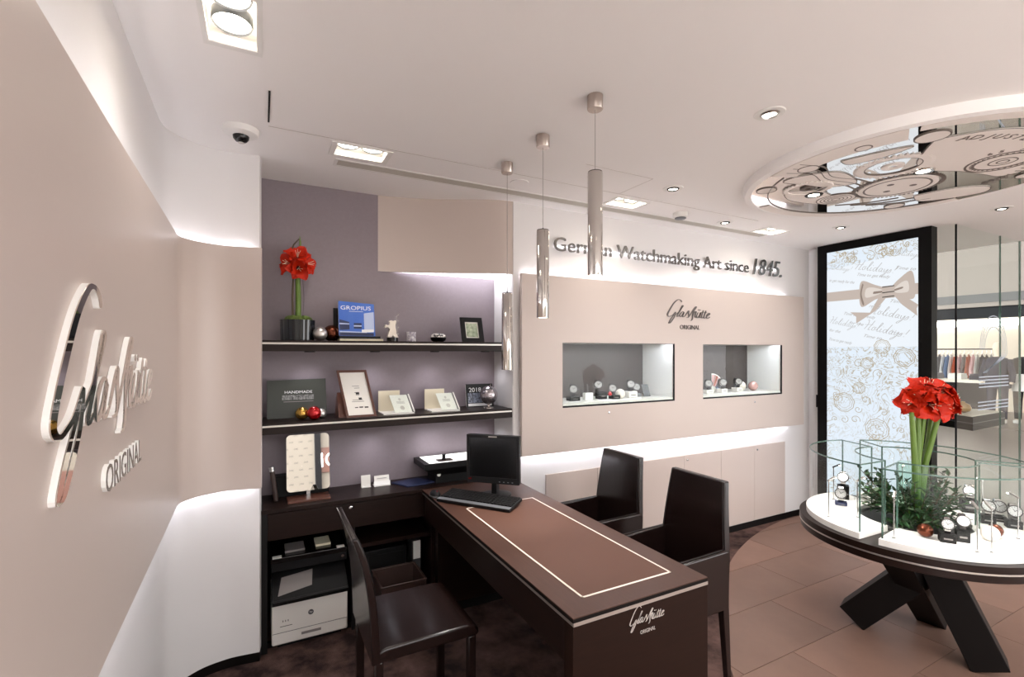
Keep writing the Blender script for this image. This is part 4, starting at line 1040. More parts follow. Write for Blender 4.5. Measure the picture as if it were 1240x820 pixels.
# ================================================================== MONITOR, KEYBOARD, MOUSE
mx = PZ(598, 602, TZ)  # foot of the monitor
def at_depth(u, v, tt): d = ray(u, v); return d * tt + Vector((0, 0, EYE))
TL_, TR_, BL_ = at_depth(565.4, 526.6, 2.80), at_depth(629, 530, 2.715), at_depth(563.5, 583.2, 2.80)
ex = (TR_ - TL_); ww = Vector((ex.x, ex.y, 0)).length; ex = Vector((ex.x, ex.y, 0)).normalized()
zt_, zb_ = TL_.z, .842; hh = zt_ - zb_ + .004
fmn = frame((TL_.x, TL_.y, zb_), ex, (0, 0, 1)); back = -(ex.cross(Vector((0, 0, 1))))
t = thing('monitor', 'black flat office monitor standing on the desk', 'monitor', (mx.x, mx.y, TZ), 0)
part('housing', MB().prism(rrect(ww, hh, .006, 3), fmn, -.035, -.004), 'black_plastic', t, bevel=.003)
bz = part('bezel', MB().holes(0, ww, 0, hh, [(.016, ww - .016, .034, hh - .016)], fmn, -.004, .004), 'black_plastic', t)
part('screen', MB().prism([(.016, .034), (ww - .016, .034), (ww - .016, hh - .016), (.016, hh - .016)], fmn, -.004, .0), 'black_gloss', t)
part('brand_badge', MB().prism([(ww * .42, hh - .011), (ww * .58, hh - .011), (ww * .58, hh - .005), (ww * .42, hh - .005)], fmn, .004, .005), 'strip_metal', bz)
part('red_mark', MB().prism([(.012, .018), (.03, .018), (.03, .024), (.012, .024)], fmn, .004, .005), 'bauble_red', bz)
for k in range(4): part('button', MB().prism([(ww * (.62 + .08 * k), .010), (ww * (.62 + .08 * k) + .008, .010), (ww * (.62 + .08 * k) + .008, .014), (ww * (.62 + .08 * k), .014)], fmn, .004, .006), 'grey_plastic', bz)
cm = fmn(ww / 2, 0, -.05)
part('neck', MB().beam((cm.x, cm.y, TZ + .01), (cm.x, cm.y, zb_ + .12), .06, .03, (ex.x, ex.y, 0)), 'black_plastic', t, bevel=.004)
part('foot', MB().lathe([(.092, 0), (.092, .006), (.07, .012), (.03, .016), (1e-4, .016)], (cm.x, cm.y, TZ + .002), 36, sx=1.05, sy=.9), 'black_plastic', t, smooth=True)
# keyboard
A, B, D = PZ(528.5, 607, TZ + .004), PZ(617, 621, TZ + .004), PZ(546.8, 593, TZ + .02)
kx = (B - A); kw = kx.length; kx.normalize(); kdep = .165
kd = Vector((-kx.y, kx.x, 0)); ku = Vector((kd.x, kd.y, .10)).normalized()
fk = frame((A.x, A.y, TZ + .0065), kx, ku)
t = thing('keyboard', 'black computer keyboard with a silver front edge on the desk', 'keyboard', A)
part('base', MB().prism([(0, 0), (kw, 0), (kw, kdep), (0, kdep)], fk, -.005, .012), 'black_plastic', t, bevel=.003)
part('palm_strip', MB().prism([(.002, .001), (kw - .002, .001), (kw - .002, .030), (.002, .030)], fk, .012, .0135), 'grey_plastic', t)
part('feet', MB().prism([(.03, kdep - .02), (kw - .03, kdep - .02), (kw - .03, kdep - .008), (.03, kdep - .008)], fk, -.019, -.005), 'black_plastic', t)
key_me = None
ncol, nrow = 21, 6
cw = (kw - .016) / ncol
for r in range(nrow):
    for c in range(ncol):
        if r == 5 and c in (3, 4, 5, 6, 7, 8): continue
        x = .008 + c * cw + (.002 if c > 14 else 0) - (.002 if c < 15 else 0); y = .038 + (5 - r) * .0205
        o_ = fk(x, y, .012)
        if key_me is None:
            k0 = part('key', MB().prism([(0, 0), (cw * .86, 0), (cw * .86, .0175), (0, .0175)], lambda a, b, c_: o_ + kx * a + ku * b + kx.cross(ku) * c_, 0, .005), 'black_matte', t); key_me = k0.data; key_o = o_
        else:
            kk = bpy.data.objects.new('key', key_me); COL.objects.link(kk); kk.parent = t; kk.location = o_ - key_o
o_ = fk(.008 + 3 * cw, .038, .012)
part('space_bar', MB().prism([(0, 0), (cw * 5.8, 0), (cw * 5.8, .0175), (0, .0175)], lambda a, b, c_: o_ + kx * a + ku * b + kx.cross(ku) * c_, 0, .005), 'black_matte', t)
# mouse
m0 = PZ(527, 599, TZ + .01)
t = thing('computer_mouse', 'dark grey computer mouse beside the keyboard', 'mouse', (m0.x, m0.y, TZ))
part('body', MB().add(*(lambda mb: (mb.v, mb.f))(MB().lathe([(.034, 0), (.036, .008), (.032, .022), (.018, .034), (1e-4, .037)], (m0.x, m0.y, TZ), 24, sx=.85, sy=1.4))), 'black_plastic', t, smooth=True)
part('wheel', MB().lathe([(.006, -.003), (.006, .003)], (m0.x + .004, m0.y - .02, TZ + .031), 12, ax='x'), 'bauble_red', t)
part('side_grip', MB().lathe([(.0365, .004), (.0365, .012)], (m0.x, m0.y, TZ), 24, sx=.85, sy=1.4, a0=PI * .9, a1=PI * 1.6), 'grey_plastic', t)

# ================================================================== UNDER THE COUNTER
t = thing('laser_printer', 'white laser printer standing under the counter', 'printer', (.243, 3.03, .0))
X0, X1, Y0, Y1 = .050, .436, 2.846, 3.20
part('feet', MB().box(X0 + .03, X1 - .03, Y0 + .04, Y1 - .04, 0, .03), 'black_plastic', t)
bd = part('body', MB().box(X0, X1, Y0, Y1, .03, .252), 'printer_white', t, bevel=.010, seg=3)
fpr = F_Y((X0, Y0, 0))
part('tray_seam', MB().prism([(.004, .094), (.382, .094), (.382, .0965), (.004, .0965)], fpr, 0, .0006), 'printer_grey', bd)
part('tray_handle', MB().prism([(.145, .060), (.245, .060), (.245, .074), (.145, .074)], fpr, 0, .0007), 'print_grey', bd)
mk = part('maker_mark', MB().prism([(.193 + .014 * math.cos(2 * PI * k / 24), .172 + .014 * math.sin(2 * PI * k / 24)) for k in range(24)], fpr, 0, .0008), 'printer_grey', bd)
text('maker_letters', 'hp', fpr, .193, .168, .016, .011, 'printer_white', mk, .0009, .0011, shear=.2, center=True)
text('model_print', 'III', fpr, .052, .150, .030, .010, 'print_grey', bd, 0, .0006)
part('model_line', MB().prism([(.04, .126), (.10, .126), (.10, .129), (.04, .129)], fpr, 0, .0006), 'print_dark', bd)
part('output_slot', MB().box(.09, .36, Y0 + .03, Y0 + .2, .2515, .2535), 'printer_grey', bd)
t = thing('black_printer', 'black multifunction printer with paper in its sloping tray on top', 'printer', (.243, 3.05, .254))
part('base', MB().box(.06, .43, 2.99, 3.22, .254, .40), 'black_plastic', t)
part('scanner_lid', MB().box(.045, .445, 2.90, 3.24, .445, .475), 'black_gloss', t, bevel=.004)
part('front_panel', MB().box(.05, .44, 2.915, 3.2, .395, .445), 'black_plastic', t, bevel=.003)
for x, w in ((.055, .045), (.385, .042)): part('hinge_tab', MB().box(x, x + w, 2.898, 2.93, .4755, .479), 'white_plastic', t)
ftr = frame((.05, 2.815, .262), (1, 0, 0), (0, .86, .52))
tr = part('paper_tray', MB().prism([(0, 0), (.385, 0), (.385, .22), (0, .22)], ftr, -.006, .012).prism([(0, 0), (.385, 0), (.385, .012), (0, .012)], ftr, -.012, .022), 'black_plastic', t, bevel=.003)
part('paper_sheet', MB().prism([(.03, .04), (.20, .07), (.21, .17), (.05, .15)], ftr, .0125, .0135), 'print_grey', tr)
part('buttons', MB().lathe([(.008, 0), (.008, .004), (1e-4, .004)], (.418, 2.915, .42), 14, ax='y'), 'steel', t, smooth=True)
for x0, x1, y in ((.12, .22, 2.95), (.28, .36, 2.97)):
    one('paper_pad', MB().box(x0, x1, y, y + .12, .476, .488), 'print_grey' if x0 < .2 else 'cream', 'small %s paper pad lying on the black printer' % ('grey' if x0 < .2 else 'cream'), 'paper pad')
# waste bin
t = thing('waste_bin', 'open square waste bin of stitched dark brown leather', 'waste bin', (.695, 2.722, 0))
x0, x1, y0, y1 = .57, .82, 2.602, 2.842
mb = MB(); ins = .025
o8 = [(x0 + ins, y0 + ins), (x1 - ins, y0 + ins), (x1 - ins, y1 - ins), (x0 + ins, y1 - ins)]; o1 = [(x0, y0), (x1, y0), (x1, y1), (x0, y1)]
i1 = [(x0 + .01, y0 + .01), (x1 - .01, y0 + .01), (x1 - .01, y1 - .01), (x0 + .01, y1 - .01)]; i0 = [(x0 + ins + .01, y0 + ins + .01), (x1 - ins - .01, y0 + ins + .01), (x1 - ins - .01, y1 - ins - .01), (x0 + ins + .01, y1 - ins - .01)]
vs = [(x, y, 0) for x, y in o8] + [(x, y, .33) for x, y in o1] + [(x, y, .33) for x, y in i1] + [(x, y, .012) for x, y in i0]
mb.add(vs, [(3, 2, 1, 0)] + [(4 * l + i, 4 * l + (i + 1) % 4, 4 * l + 4 + (i + 1) % 4, 4 * l + 4 + i) for l in range(3) for i in range(4)] + [(12, 13, 14, 15)])
part('body', mb, 'brown_leather', t)
part('rim_piping', MB().tube([(x0, y0, .331), (x1, y0, .331), (x1, y1, .331), (x0, y1, .331), (x0, y0, .331)], .004, 8), 'brown_leather', t)
part('hand_hole', MB().box(x1 - .013, x1 - .008, 2.69, 2.755, .26, .285), 'black_matte', t)
t = thing('network_box', 'small light grey box standing under the counter shelf', 'box', (.86, 2.97, 0))
part('box', MB().box(.835, .885, 2.93, 3.05, .0, .42), 'printer_grey', t)
part('front_plate', MB().box(.838, .882, 2.926, 2.93, .31, .42), 'white_plastic', t)
t = thing('computer_tower', 'black computer tower under the counter shelf beside the bin', 'computer', (.66, 3.1, 0))
part('case', MB().box(.55, .80, 2.95, 3.26, 0, .40), 'black_plastic', t, bevel=.004)
part('front_vent', MB().box(.57, .78, 2.947, 2.95, .30, .37), 'black_matte', t)

# ================================================================== ROUND SHOW TABLE
TCX, TCY = 3.2, 1.33
t = thing('round_table', 'round dark show table with a metal line and crossed beam legs', 'table', (TCX, TCY, 0))
c = (TCX, TCY, 0)
part('table_top', MB().lathe([(.50, .612), (.540, .612), (.540, .644), (1e-4, .644)], c, 72), 'dark_wood', t, smooth=True)
part('metal_line', MB().lathe([(.50, .604), (.5405, .604), (.5405, .612), (.50, .612)], c, 72), 'strip_metal', t, smooth=True)
part('drum', MB().lathe([(1e-4, .567), (.532, .567), (.535, .57), (.535, .604), (.50, .604)], c, 72), 'dark_wood', t, smooth=True)
for a, b in (((3.085, 1.62, 0), (3.24, 1.14, .60)), ((3.225, 1.01, 0), (3.13, 1.25, .60)), ((3.58, 1.37, 0), (2.90, 1.28, .60))):
    A, B = Vector(a), Vector(b); dr_ = (B - A).normalized(); mb = MB().beam(A, B, .135, .15)      # square-cut beam
    low = min(v[2] for v in [tuple(v) for v in mb.v]); A2 = A - dr_ * (low / dr_.z); top_ = A2 + dr_ * ((.56 - A2.z) / dr_.z)
    part('leg', MB().beam(A2, top_, .135, .15), 'desk_dark', t, bevel=.004)
RO, RI, ZC0, ZC1, ZC2 = .505, .262, .645, .676, 1.022
def sector(r0, r1, a0, a1, z0, z1, n=24):
    pts = [(TCX + r1 * math.cos(a0 + (a1 - a0) * k / n), TCY + r1 * math.sin(a0 + (a1 - a0) * k / n)) for k in range(n + 1)] + [(TCX + r0 * math.cos(a1 + (a0 - a1) * k / n), TCY + r0 * math.sin(a1 + (a0 - a1) * k / n)) for k in range(n + 1)]
    mb = MB(); m = n + 1; N = 2 * m
    vs = [(x, y, z0) for x, y in pts] + [(x, y, z1) for x, y in pts]
    fs = []
    for k in range(n):
        a, b, c_, d = k, k + 1, N - 2 - k, N - 1 - k
        fs += [(a, d, c_, b), (N + a, N + b, N + c_, N + d), (a, b, N + b, N + a), (c_, d, N + d, N + c_)]
    fs += [(0, N, 2 * N - 1, N - 1), (n, m, N + m, N + n)]
    return mb.add(vs, fs)
def pol(r, a, z=0): return Vector((TCX + r * math.cos(a), TCY + r * math.sin(a), z))
D2 = math.radians
cases = [(D2(68.5), D2(178), 'curved glass showcase of round table nearest the white cabinets'), (D2(187.5), D2(297), 'curved glass showcase of round table holding the copper egg bauble'), (D2(307.5), D2(417), 'curved glass showcase of round table facing the shop window')]
for a0, a1, lab in cases:
    am = (a0 + a1) / 2
    t = thing('glass_showcase', lab, 'display case', pol(.38, am, ZC0), group='glass showcases on the round table')
    part('plinth', sector(RI - .012, RO, a0, a1, ZC0, ZC1), 'case_white', t)
    e = .012; g0, g1 = a0 + e * 1.6, a1 - e * 1.6; ro, ri = RO - .018, RI
    th = .005
    part('top_pane', sector(ri, ro, g0, g1, ZC2 - th, ZC2), 'case_glass', t)
    part('outer_pane', sector(ro - th, ro, g0, g1, ZC1, ZC2 - th), 'case_glass', t)
    part('inner_pane', sector(ri, ri + th, g0, g1, ZC1, ZC2 - th), 'case_glass', t)
    for gg, s in ((g0, 1), (g1, -1)):
        da = s * th / .38
        part('end_pane', sector(ri, ro, min(gg, gg + da), max(gg, gg + da), ZC1, ZC2 - th, 1), 'case_glass', t)
        pe = pol(ro - .003, gg); part('pane_edge', MB().beam((pe.x, pe.y, ZC1), (pe.x, pe.y, ZC2), .006, .006, (1, 0, 0)), 'glass_edge', t)
        pe = pol(ri + .003, gg); part('pane_edge', MB().beam((pe.x, pe.y, ZC1), (pe.x, pe.y, ZC2), .006, .006, (1, 0, 0)), 'glass_edge', t)
        part('pane_edge', MB().beam(pol(ri, gg, ZC2 - .003), pol(ro, gg, ZC2 - .003), .006, .006), 'glass_edge', t)
    part('pane_edge', sector(ro - .002, ro + .002, g0, g1, ZC2 - .006, ZC2 + .001), 'glass_edge', t)
    part('pane_edge', sector(ri - .002, ri + .002, g0, g1, ZC2 - .006, ZC2 + .001), 'glass_edge', t)
# stick lamps inside the cases
def stick(a, r, lab, hgt=.20, aim=None):
    b = pol(r, a, ZC1); t = thing('stick_lamp', lab, 'lamp', b, group='stick lamps in the showcases')
    inw = (Vector((TCX, TCY, 0)) - Vector((b.x, b.y, 0))).normalized()
    part('foot', MB().lathe([(.009, 0), (.009, .003), (1e-4, .004)], b, 14), 'steel', t)
    part('post', MB().tube([b, b + Vector((0, 0, hgt))], .0028, 8), 'steel', t)
    h0 = b + Vector((0, 0, hgt)); h1 = h0 + inw * .035 + Vector((0, 0, .025))
    hd = part('head', MB().beam(h0 - inw * .004, h1, .011, .008), 'steel', t)
    part('lens', MB().lathe([(.005, 0), (.005, .003), (1e-4, .0035)], h1 - Vector((0, 0, .008)), 10), 'lamp', hd)
    o = spot('lamp', (inw.x * .04, inw.y * .04, hgt + .005), 1.0, 140, .8, (1, .97, .93), .008); o.parent = t
for a, r, lab in ((D2(150), .455, 'thin stick lamp at the curved pane of the showcase nearest cabinets'), (D2(150), .30, 'thin stick lamp at the inner pane of the showcase nearest cabinets'), (D2(95), .40, 'thin stick lamp at the far end of the showcase nearest cabinets'),
                  (D2(193), .44, 'thin stick lamp in the corner beside the copper egg bauble'), (D2(232), .46, 'thin stick lamp beside the white egg bauble'), (D2(240), .455, 'thin stick lamp behind the brown egg bauble'), (D2(285), .40, 'thin stick lamp at the front end of egg showcase'),
                  (D2(335), .40, 'thin stick lamp on the window side of the round table'), (D2(30), .40, 'thin stick lamp opposite the vase on window side')):
    stick(a, r, lab)
# watches on stands in the showcases
def tw(a, r, h, lab1, lab2, w=.06, s=1.25, mat='black_matte', strap='steel'):
    p = pol(r, D2(a), ZC1)
    stand(p.x, p.y, ZC1, w, w * .8, h, lab1, mat, -1.0); watch((p.x, p.y, ZC1 + h + .001), -1.1, lab2, s, strap)
tw(84, .385, .085, 'tall black watch stand in the showcase nearest cabinets', 'steel watch raised on the tall stand nearest cabinets', .06, 1.35)
tw(108, .335, .02, 'low navy watch stand in the showcase nearest cabinets', 'steel watch on the low navy stand', .06, 1.4, 'cover_dark')
tw(224, .345, .045, 'black watch stand with white print beside the copper egg', 'watch beside the copper egg bauble, on the front stand', .06, 1.15)
tw(237, .325, .058, 'black watch stand half behind the front stand by greenery', 'watch with dark strap half behind the front stand by greenery', .05, 1.2, strap='strap_dark')
tw(347, .42, .075, 'tall black watch stand on its own behind the greenery', 'steel watch standing on its own behind the greenery', .07, 1.3)
tw(320, .345, .045, 'black watch stand behind the brown egg', 'steel watch leaning behind the brown egg', .06, 1.35)
tw(327, .43, .03, 'low black watch stand behind the two stick lamps', 'steel bracelet watch behind the two stick lamps', .06, 1.4, 'black_gloss')
tw(313, .43, .04, 'black watch stand in the corner of the window showcase', 'watch with light strap in the corner of window showcase', .06, 1.35)
def egg(a, r, rad, mat, lab):
    p = pol(r, D2(a), ZC1); one('egg_bauble', MB().sphere((p.x, p.y, ZC1 + rad), rad, 16, 1.0), mat, lab, 'bauble', 'egg baubles in the round table showcase', smooth=True)
egg(211, .315, .033, 'bauble_brown', 'copper coloured egg bauble lying on the white showcase floor')
egg(262, .335, .036, 'bauble_white', 'white egg bauble lying on the white showcase floor')
egg(277, .325, .032, 'bauble_brown', 'brown egg bauble beside the white egg bauble')
# vase with amaryllis in the middle
t = thing('amaryllis_bouquet', 'bouquet of red amaryllis in a glass vase on the round table', 'bouquet', (TCX, TCY, .645))
part('vase', MB().lathe([(.062, .645), (.066, .65), (.07, .98), (.067, .98), (.063, .655), (1e-4, .655)], c, 32), 'vase_glass', t, smooth=True)
part('water', MB().lathe([(1e-4, .656), (.062, .656), (.065, .86), (1e-4, .86)], c, 28), 'vase_glass', t, smooth=True)
tops = []
for u, v, ub in ((1102, 500, 1112), (1117, 505, 1118), (1126, 503, 1115), (1136, 498, 1121), (1110, 495, 1108)):
    k = len(tops); dep = 2.62 + .035 * (k % 3)
    tp = ray(u + 2, v) * dep + Vector((0, 0, EYE)); bt = Vector((TCX + (ub - 1112) * .003, TCY + (.02 if k % 2 else -.02), .66))
    md = tp.lerp(bt, .5); tops.append(tp)
    part('stem', MB().tube([bt, bt.lerp(tp, .35), md + Vector((.004, 0, .02)), tp], [.015, .0155, .0150, .012], 12), 'stem_green', t, smooth=True)
heads = [(1092, 488, (-.9, -.35, .05), 1.15), (1100, 478, (-.6, -.5, .4), 1.1), (1112, 468, (-.3, -.4, .8), 1.2), (1124, 466, (.1, -.3, .95), 1.15), (1138, 472, (.4, -.4, .7), 1.15), (1152, 482, (.85, -.5, .3), 1.25), (1160, 492, (.95, -.35, -.15), 1.1),
         (1118, 490, (-.2, -1, -.1), 1.3), (1140, 490, (.25, -1, -.05), 1.25), (1128, 478, (.05, -.8, .55), 1.15), (1108, 482, (-.4, .6, .3), 1.1), (1145, 478, (.5, .6, .4), 1.1)]
for k, (u, v, d, s) in enumerate(heads):
    dirw = RT * d[0] - FW * (-d[1]) + Vector((0, 0, d[2]))
    cpos = ray(1123 + (u - 1123) * .42, 487 + (v - 487) * .5) * 2.66 + Vector((0, 0, EYE)) + FW * (.0 if d[1] < 0 else .03)
    flower(t, cpos, dirw, s, k * .7)
# greenery around the vase
t = thing('greenery_wreath', 'dark green leafy wreath around the vase on the round table', 'greenery', (TCX, TCY, .645))
random.seed(11)
def leaf_shape(mb, p, d, L, W):
    d = d.normalized(); sd = d.cross(Vector((0, 0, 1)));
    if sd.length < .1: sd = Vector((1, 0, 0))
    sd.normalize(); nrm = sd.cross(d)
    pts = [p, p + d * L * .35 + sd * W, p + d * L * .75 + sd * W * .7 + nrm * -.004, p + d * L + nrm * -.010, p + d * L * .75 - sd * W * .7 + nrm * -.004, p + d * L * .35 - sd * W]
    mb.add(pts + [p + d * L * .5 + nrm * -.006], [(0, 1, 6), (1, 2, 6), (2, 3, 6), (3, 4, 6), (4, 5, 6), (5, 0, 6)])
mb, mb2, tw_ = MB(), MB(), MB()
for k in range(110):
    a = random.uniform(0, 2 * PI); el = random.uniform(.05, 1.25); L = random.uniform(.12, .25) if el < .8 else random.uniform(.14, .29)
    b = Vector((TCX + .07 * math.cos(a), TCY + .07 * math.sin(a), .66 + random.uniform(0, .05)))
    d = Vector((math.cos(a) * math.cos(el), math.sin(a) * math.cos(el), math.sin(el)))
    rmax = .238
    tip = b + d * L
    rr = math.hypot(tip.x - TCX, tip.y - TCY)
    if rr > rmax: L *= (rmax - .07) / (rr - .07)
    tw_.tube([b, b + d * L * .6, b + d * L], .0018, 5)
    for j in range(11):
        p = b + d * L * (.2 + .8 * j / 10); q = d * .5 + Vector((random.uniform(-1, 1), random.uniform(-1, 1), random.uniform(-.4, .8)))
        ll = random.uniform(.026, .048)
        e = p + q.normalized() * ll
        if math.hypot(e.x - TCX, e.y - TCY) > .252 or e.z < .65: continue
        leaf_shape(mb2 if random.random() < .06 else mb, p, q, ll, random.uniform(.009, .015))
part('twigs', tw_, 'stem_dark', t, kind='stuff'); part('foliage', mb, 'leaf', t, kind='stuff'); part('pale_foliage', mb2, 'leaf_pale', t, kind='stuff')
part('tray', MB().lathe([(1e-4, .645), (.235, .645), (.245, .66), (.238, .66), (.23, .65), (1e-4, .65)], c, 40), 'black_matte', t, smooth=True)

# ================================================================== MIRRORED CEILING MEDALLION
MC = Vector((3.165, 1.355, H)); MR = .81
t = thing('ceiling_medallion', 'large mirrored round ceiling disc engraved with a watch movement', 'ceiling ornament', MC)
fu = frame((MC.x, MC.y, H - .046), (RT.x, RT.y, 0), (-FW.x, -FW.y, 0))      # seen from below, normal points down
part('rim', MB().lathe([(MR - .05, H), (MR, H), (MR, H - .012), (MR - .012, H - .046), (MR - .045, H - .050), (MR - .05, H - .046)], (MC.x, MC.y, 0), 96), 'ceiling_paint', t, smooth=True)
mir = part('mirror_disc', MB().lathe([(1e-4, H - .046), (MR - .048, H - .046), (MR - .048, H - .02)], (MC.x, MC.y, 0), 96), 'mirror', t)
def ring(cx_, cy_, r0, r1, mat, name, d=.003, a0=0, a1=2 * PI, n=48, base=0):
    mb = MB(); full = a1 - a0 > 6.28
    pts = [(r, a0 + (a1 - a0) * k / n) for k in range(n + 1) for r in (r0, r1)]
    vs = [fu(cx_ + r * math.cos(a), cy_ + r * math.sin(a), base + d) for r, a in pts] + [fu(cx_ + r * math.cos(a), cy_ + r * math.sin(a), base) for r, a in pts]
    m = len(pts); fs = []
    for k in range(n):
        i = 2 * k; fs += [(i, i + 1, i + 3, i + 2), (i + 1, m + i + 1, m + i + 3, i + 3), (i, i + 2, m + i + 2, m + i)]
    return part(name, mb.add(vs, fs), mat, t)
def disc(cx_, cy_, r, mat, name, d=.003, base=0): return part(name, MB().prism([(cx_ + r * math.cos(2 * PI * k / 40), cy_ + r * math.sin(2 * PI * k / 40)) for k in range(40)], fu, base, base + d), mat, t)
def plate(pts, name='bridge', d=.003, mat='matte_plate', outline=True):
    P = crom(pts + [pts[0]], 6)[:-1]; o_ = part(name, MB().prism(P, fu, 0, d), mat, t)
    if outline: part('engraved_line', MB().ribbon(pts + [pts[0]], lambda q, dd: .0022, fu, d, d + .0006, 6), 'engrave', t)
    return o_
def gear(cx_, cy_, r, teeth, mat, name='gear', d=.004, w=.05, base=0):
    n = teeth * 4; vs = []; 
    outer = [(cx_ + (r if k % 4 < 2 else r * .91) * math.cos(2 * PI * k / n), cy_ + (r if k % 4 < 2 else r * .91) * math.sin(2 * PI * k / n)) for k in range(n)]
    inner = [(cx_ + (r - w) * math.cos(2 * PI * k / n), cy_ + (r - w) * math.sin(2 * PI * k / n)) for k in range(n)]
    V = [fu(*p, base + d) for p in outer] + [fu(*p, base + d) for p in inner] + [fu(*p, base) for p in outer] + [fu(*p, base) for p in inner]
    F = [(k, (k + 1) % n, n + (k + 1) % n, n + k) for k in range(n)] + [(k, 2 * n + k, 2 * n + (k + 1) % n, (k + 1) % n) for k in range(n)] + [(n + k, n + (k + 1) % n, 3 * n + (k + 1) % n, 3 * n + k) for k in range(n)]
    return part(name, MB().add(V, F), mat, t)
def line(pts, w=.0025, name='engraved_line', d=.0035): return part(name, MB().ribbon(pts, lambda q, dd: w, fu, 0, d, 6), 'engrave', t)
def arctext(body, cx_, cy_, r, a0, h, step):
    for i, ch in enumerate(body):
        if ch == ' ': continue
        a = a0 - i * step; v, fs = tgeo(ch, .2); x0, x1 = min(p[0] for p in v), max(p[0] for p in v)
        sc = h / .7; o2 = (cx_ + r * math.cos(a), cy_ + r * math.sin(a)); ca, sa = math.cos(a - PI / 2), math.sin(a - PI / 2)
        f2 = lambda x, y, z=0, o2=o2, ca=ca, sa=sa: fu(o2[0] + x * ca - y * sa, o2[1] + x * sa + y * ca, z)
        part('engraved_letter', ext(v, fs, f2, .003, .0045, sc, sc, -(x0 + x1) / 2 * sc, 0), 'engrave', t)
# three-quarter plate with its writing
A = lambda r, d: (r * math.cos(D2(d)), r * math.sin(D2(d)))
plate([A(.56, 118), A(.60, 95), A(.60, 70), A(.60, 45), A(.58, 20), A(.50, 5), (.36, .07), (.20, .11), (.05, .12), (-.10, .20), (-.20, .36)], 'three_quarter_plate')
arctext('ADJUSTED TO 5 POSITIONS', 0, 0, .505, D2(106), .045, D2(5.2))
ring(.30, .24, .135, .145, 'engrave', 'engraved_line', .0045); gear(.30, .24, .125, 34, 'engrave', 'ratchet_wheel', .0045, .02); ring(.30, .24, .05, .056, 'engrave', 'engraved_line', .0045); ring(.30, .24, .02, .026, 'engrave', 'engraved_line', .0045)
arctext('65 JEWELS', .30, .24, .165, D2(150), .032, D2(13))
ring(.52, .30, .028, .036, 'engrave', 'screw', .0045)
# outer flange plates
ring(0, 0, .70, .755, 'matte_plate', 'flange', .003, D2(52), D2(125), 40); ring(0, 0, .62, .755, 'matte_plate', 'flange', .003, D2(128), D2(178), 30)
ring(0, 0, .69, .755, 'matte_plate', 'flange', .003, D2(225), D2(330), 50)
# going wheels, barrel, balance
gear(-.20, .17, .17, 40, 'matte_plate', 'gear', .004, .05); ring(-.20, .17, .02, .05, 'matte_plate', 'gear_hub', .004); ring(-.20, .17, .118, .122, 'engrave', 'engraved_line', .0045)
disc(.06, -.13, .185, 'matte_plate', 'barrel', .006); ring(.06, -.13, .150, .160, 'engrave', 'engraved_line', .001, base=.006); gear(.06, -.13, .215, 60, 'engrave', 'barrel_teeth', .004, .02)
for a in (30, 150, 270): disc(.06 + .075 * math.cos(D2(a)), -.13 + .075 * math.sin(D2(a)), .017, 'engrave', 'screw', .001, .006)
plate([(-.62, .02), (-.45, .10), (-.30, .02), (-.22, -.08), (-.34, -.14), (-.50, -.10), (-.64, -.06)], 'bridge')
plate([(-.55, -.22), (-.36, -.20), (-.20, -.30), (-.08, -.42), (-.20, -.46), (-.42, -.38)], 'bridge')
plate([(-.52, .24), (-.40, .36), (-.30, .42), (-.34, .30), (-.44, .20)], 'bridge')
plate([(.30, -.30), (.42, -.16), (.58, -.12), (.66, -.22), (.56, -.34), (.42, -.40)], 'bridge')
gear(-.44, -.16, .13, 32, 'matte_plate', 'gear', .006, .03, .003); ring(-.44, -.16, .015, .04, 'engrave', 'gear_hub', .007)
for x, y, r in ((-.62, .14, .045), (-.14, -.36, .10), (-.30, .52, .06), (.62, .05, .04), (-.52, .40, .03), (.34, -.50, .05), (-.66, -.20, .05)):
    disc(x, y, r, 'matte_plate', 'screw', .004); ring(x, y, r, r + .006, 'engrave', 'engraved_line', .0045)
for k in range(4): ring(-.14, -.36, .02 + .02 * k, .0245 + .02 * k, 'engrave', 'balance_spring', .001, base=.004)
for k in range(3):
    line([(-.70, .20 - k * .06), (-.55, .16 - k * .05), (-.42, .03 - k * .04), (-.24, -.02 - k * .05), (-.10, -.10 - k * .06)], .0024)
    line([(-.05 + k * .1, -.50), (.12 + k * .1, -.44), (.24 + k * .1, -.34)], .0024)
ring(0, 0, .668, .673, 'engrave', 'engraved_line', .004, D2(180), D2(330), 60)
o_ = thing('medallion_downlight', 'round spotlight set into the mirrored ceiling disc', 'ceiling light', fu(.0, .12, .005)); p = fu(.0, .12, .005)
part('trim_ring', MB().lathe([(.030, -.004), (.045, -.006), (.05, .0), (.03, 0)], p, 28), 'steel', o_, smooth=True)
part('lens', MB().lathe([(1e-4, -.004), (.03, -.003), (.03, 0)], p, 24), 'lamp', o_)
l = spot('lamp', (0, 0, -.02), SPOT_W * 2.2, 110, .8); l.parent = o_
o_ = thing('medallion_downlight', 'round spotlight set into the gear side of mirrored disc', 'ceiling light', fu(-.34, -.26, .008)); p = fu(-.34, -.26, .008)
part('trim_ring', MB().lathe([(.030, -.004), (.045, -.006), (.05, .0), (.03, 0)], p, 28), 'black_plastic', o_, smooth=True)
part('lens', MB().lathe([(1e-4, -.004), (.03, -.003), (.03, 0)], p, 24), 'lamp', o_)
l = spot('lamp', (0, 0, -.02), SPOT_W * 2.2, 110, .8); l.parent = o_

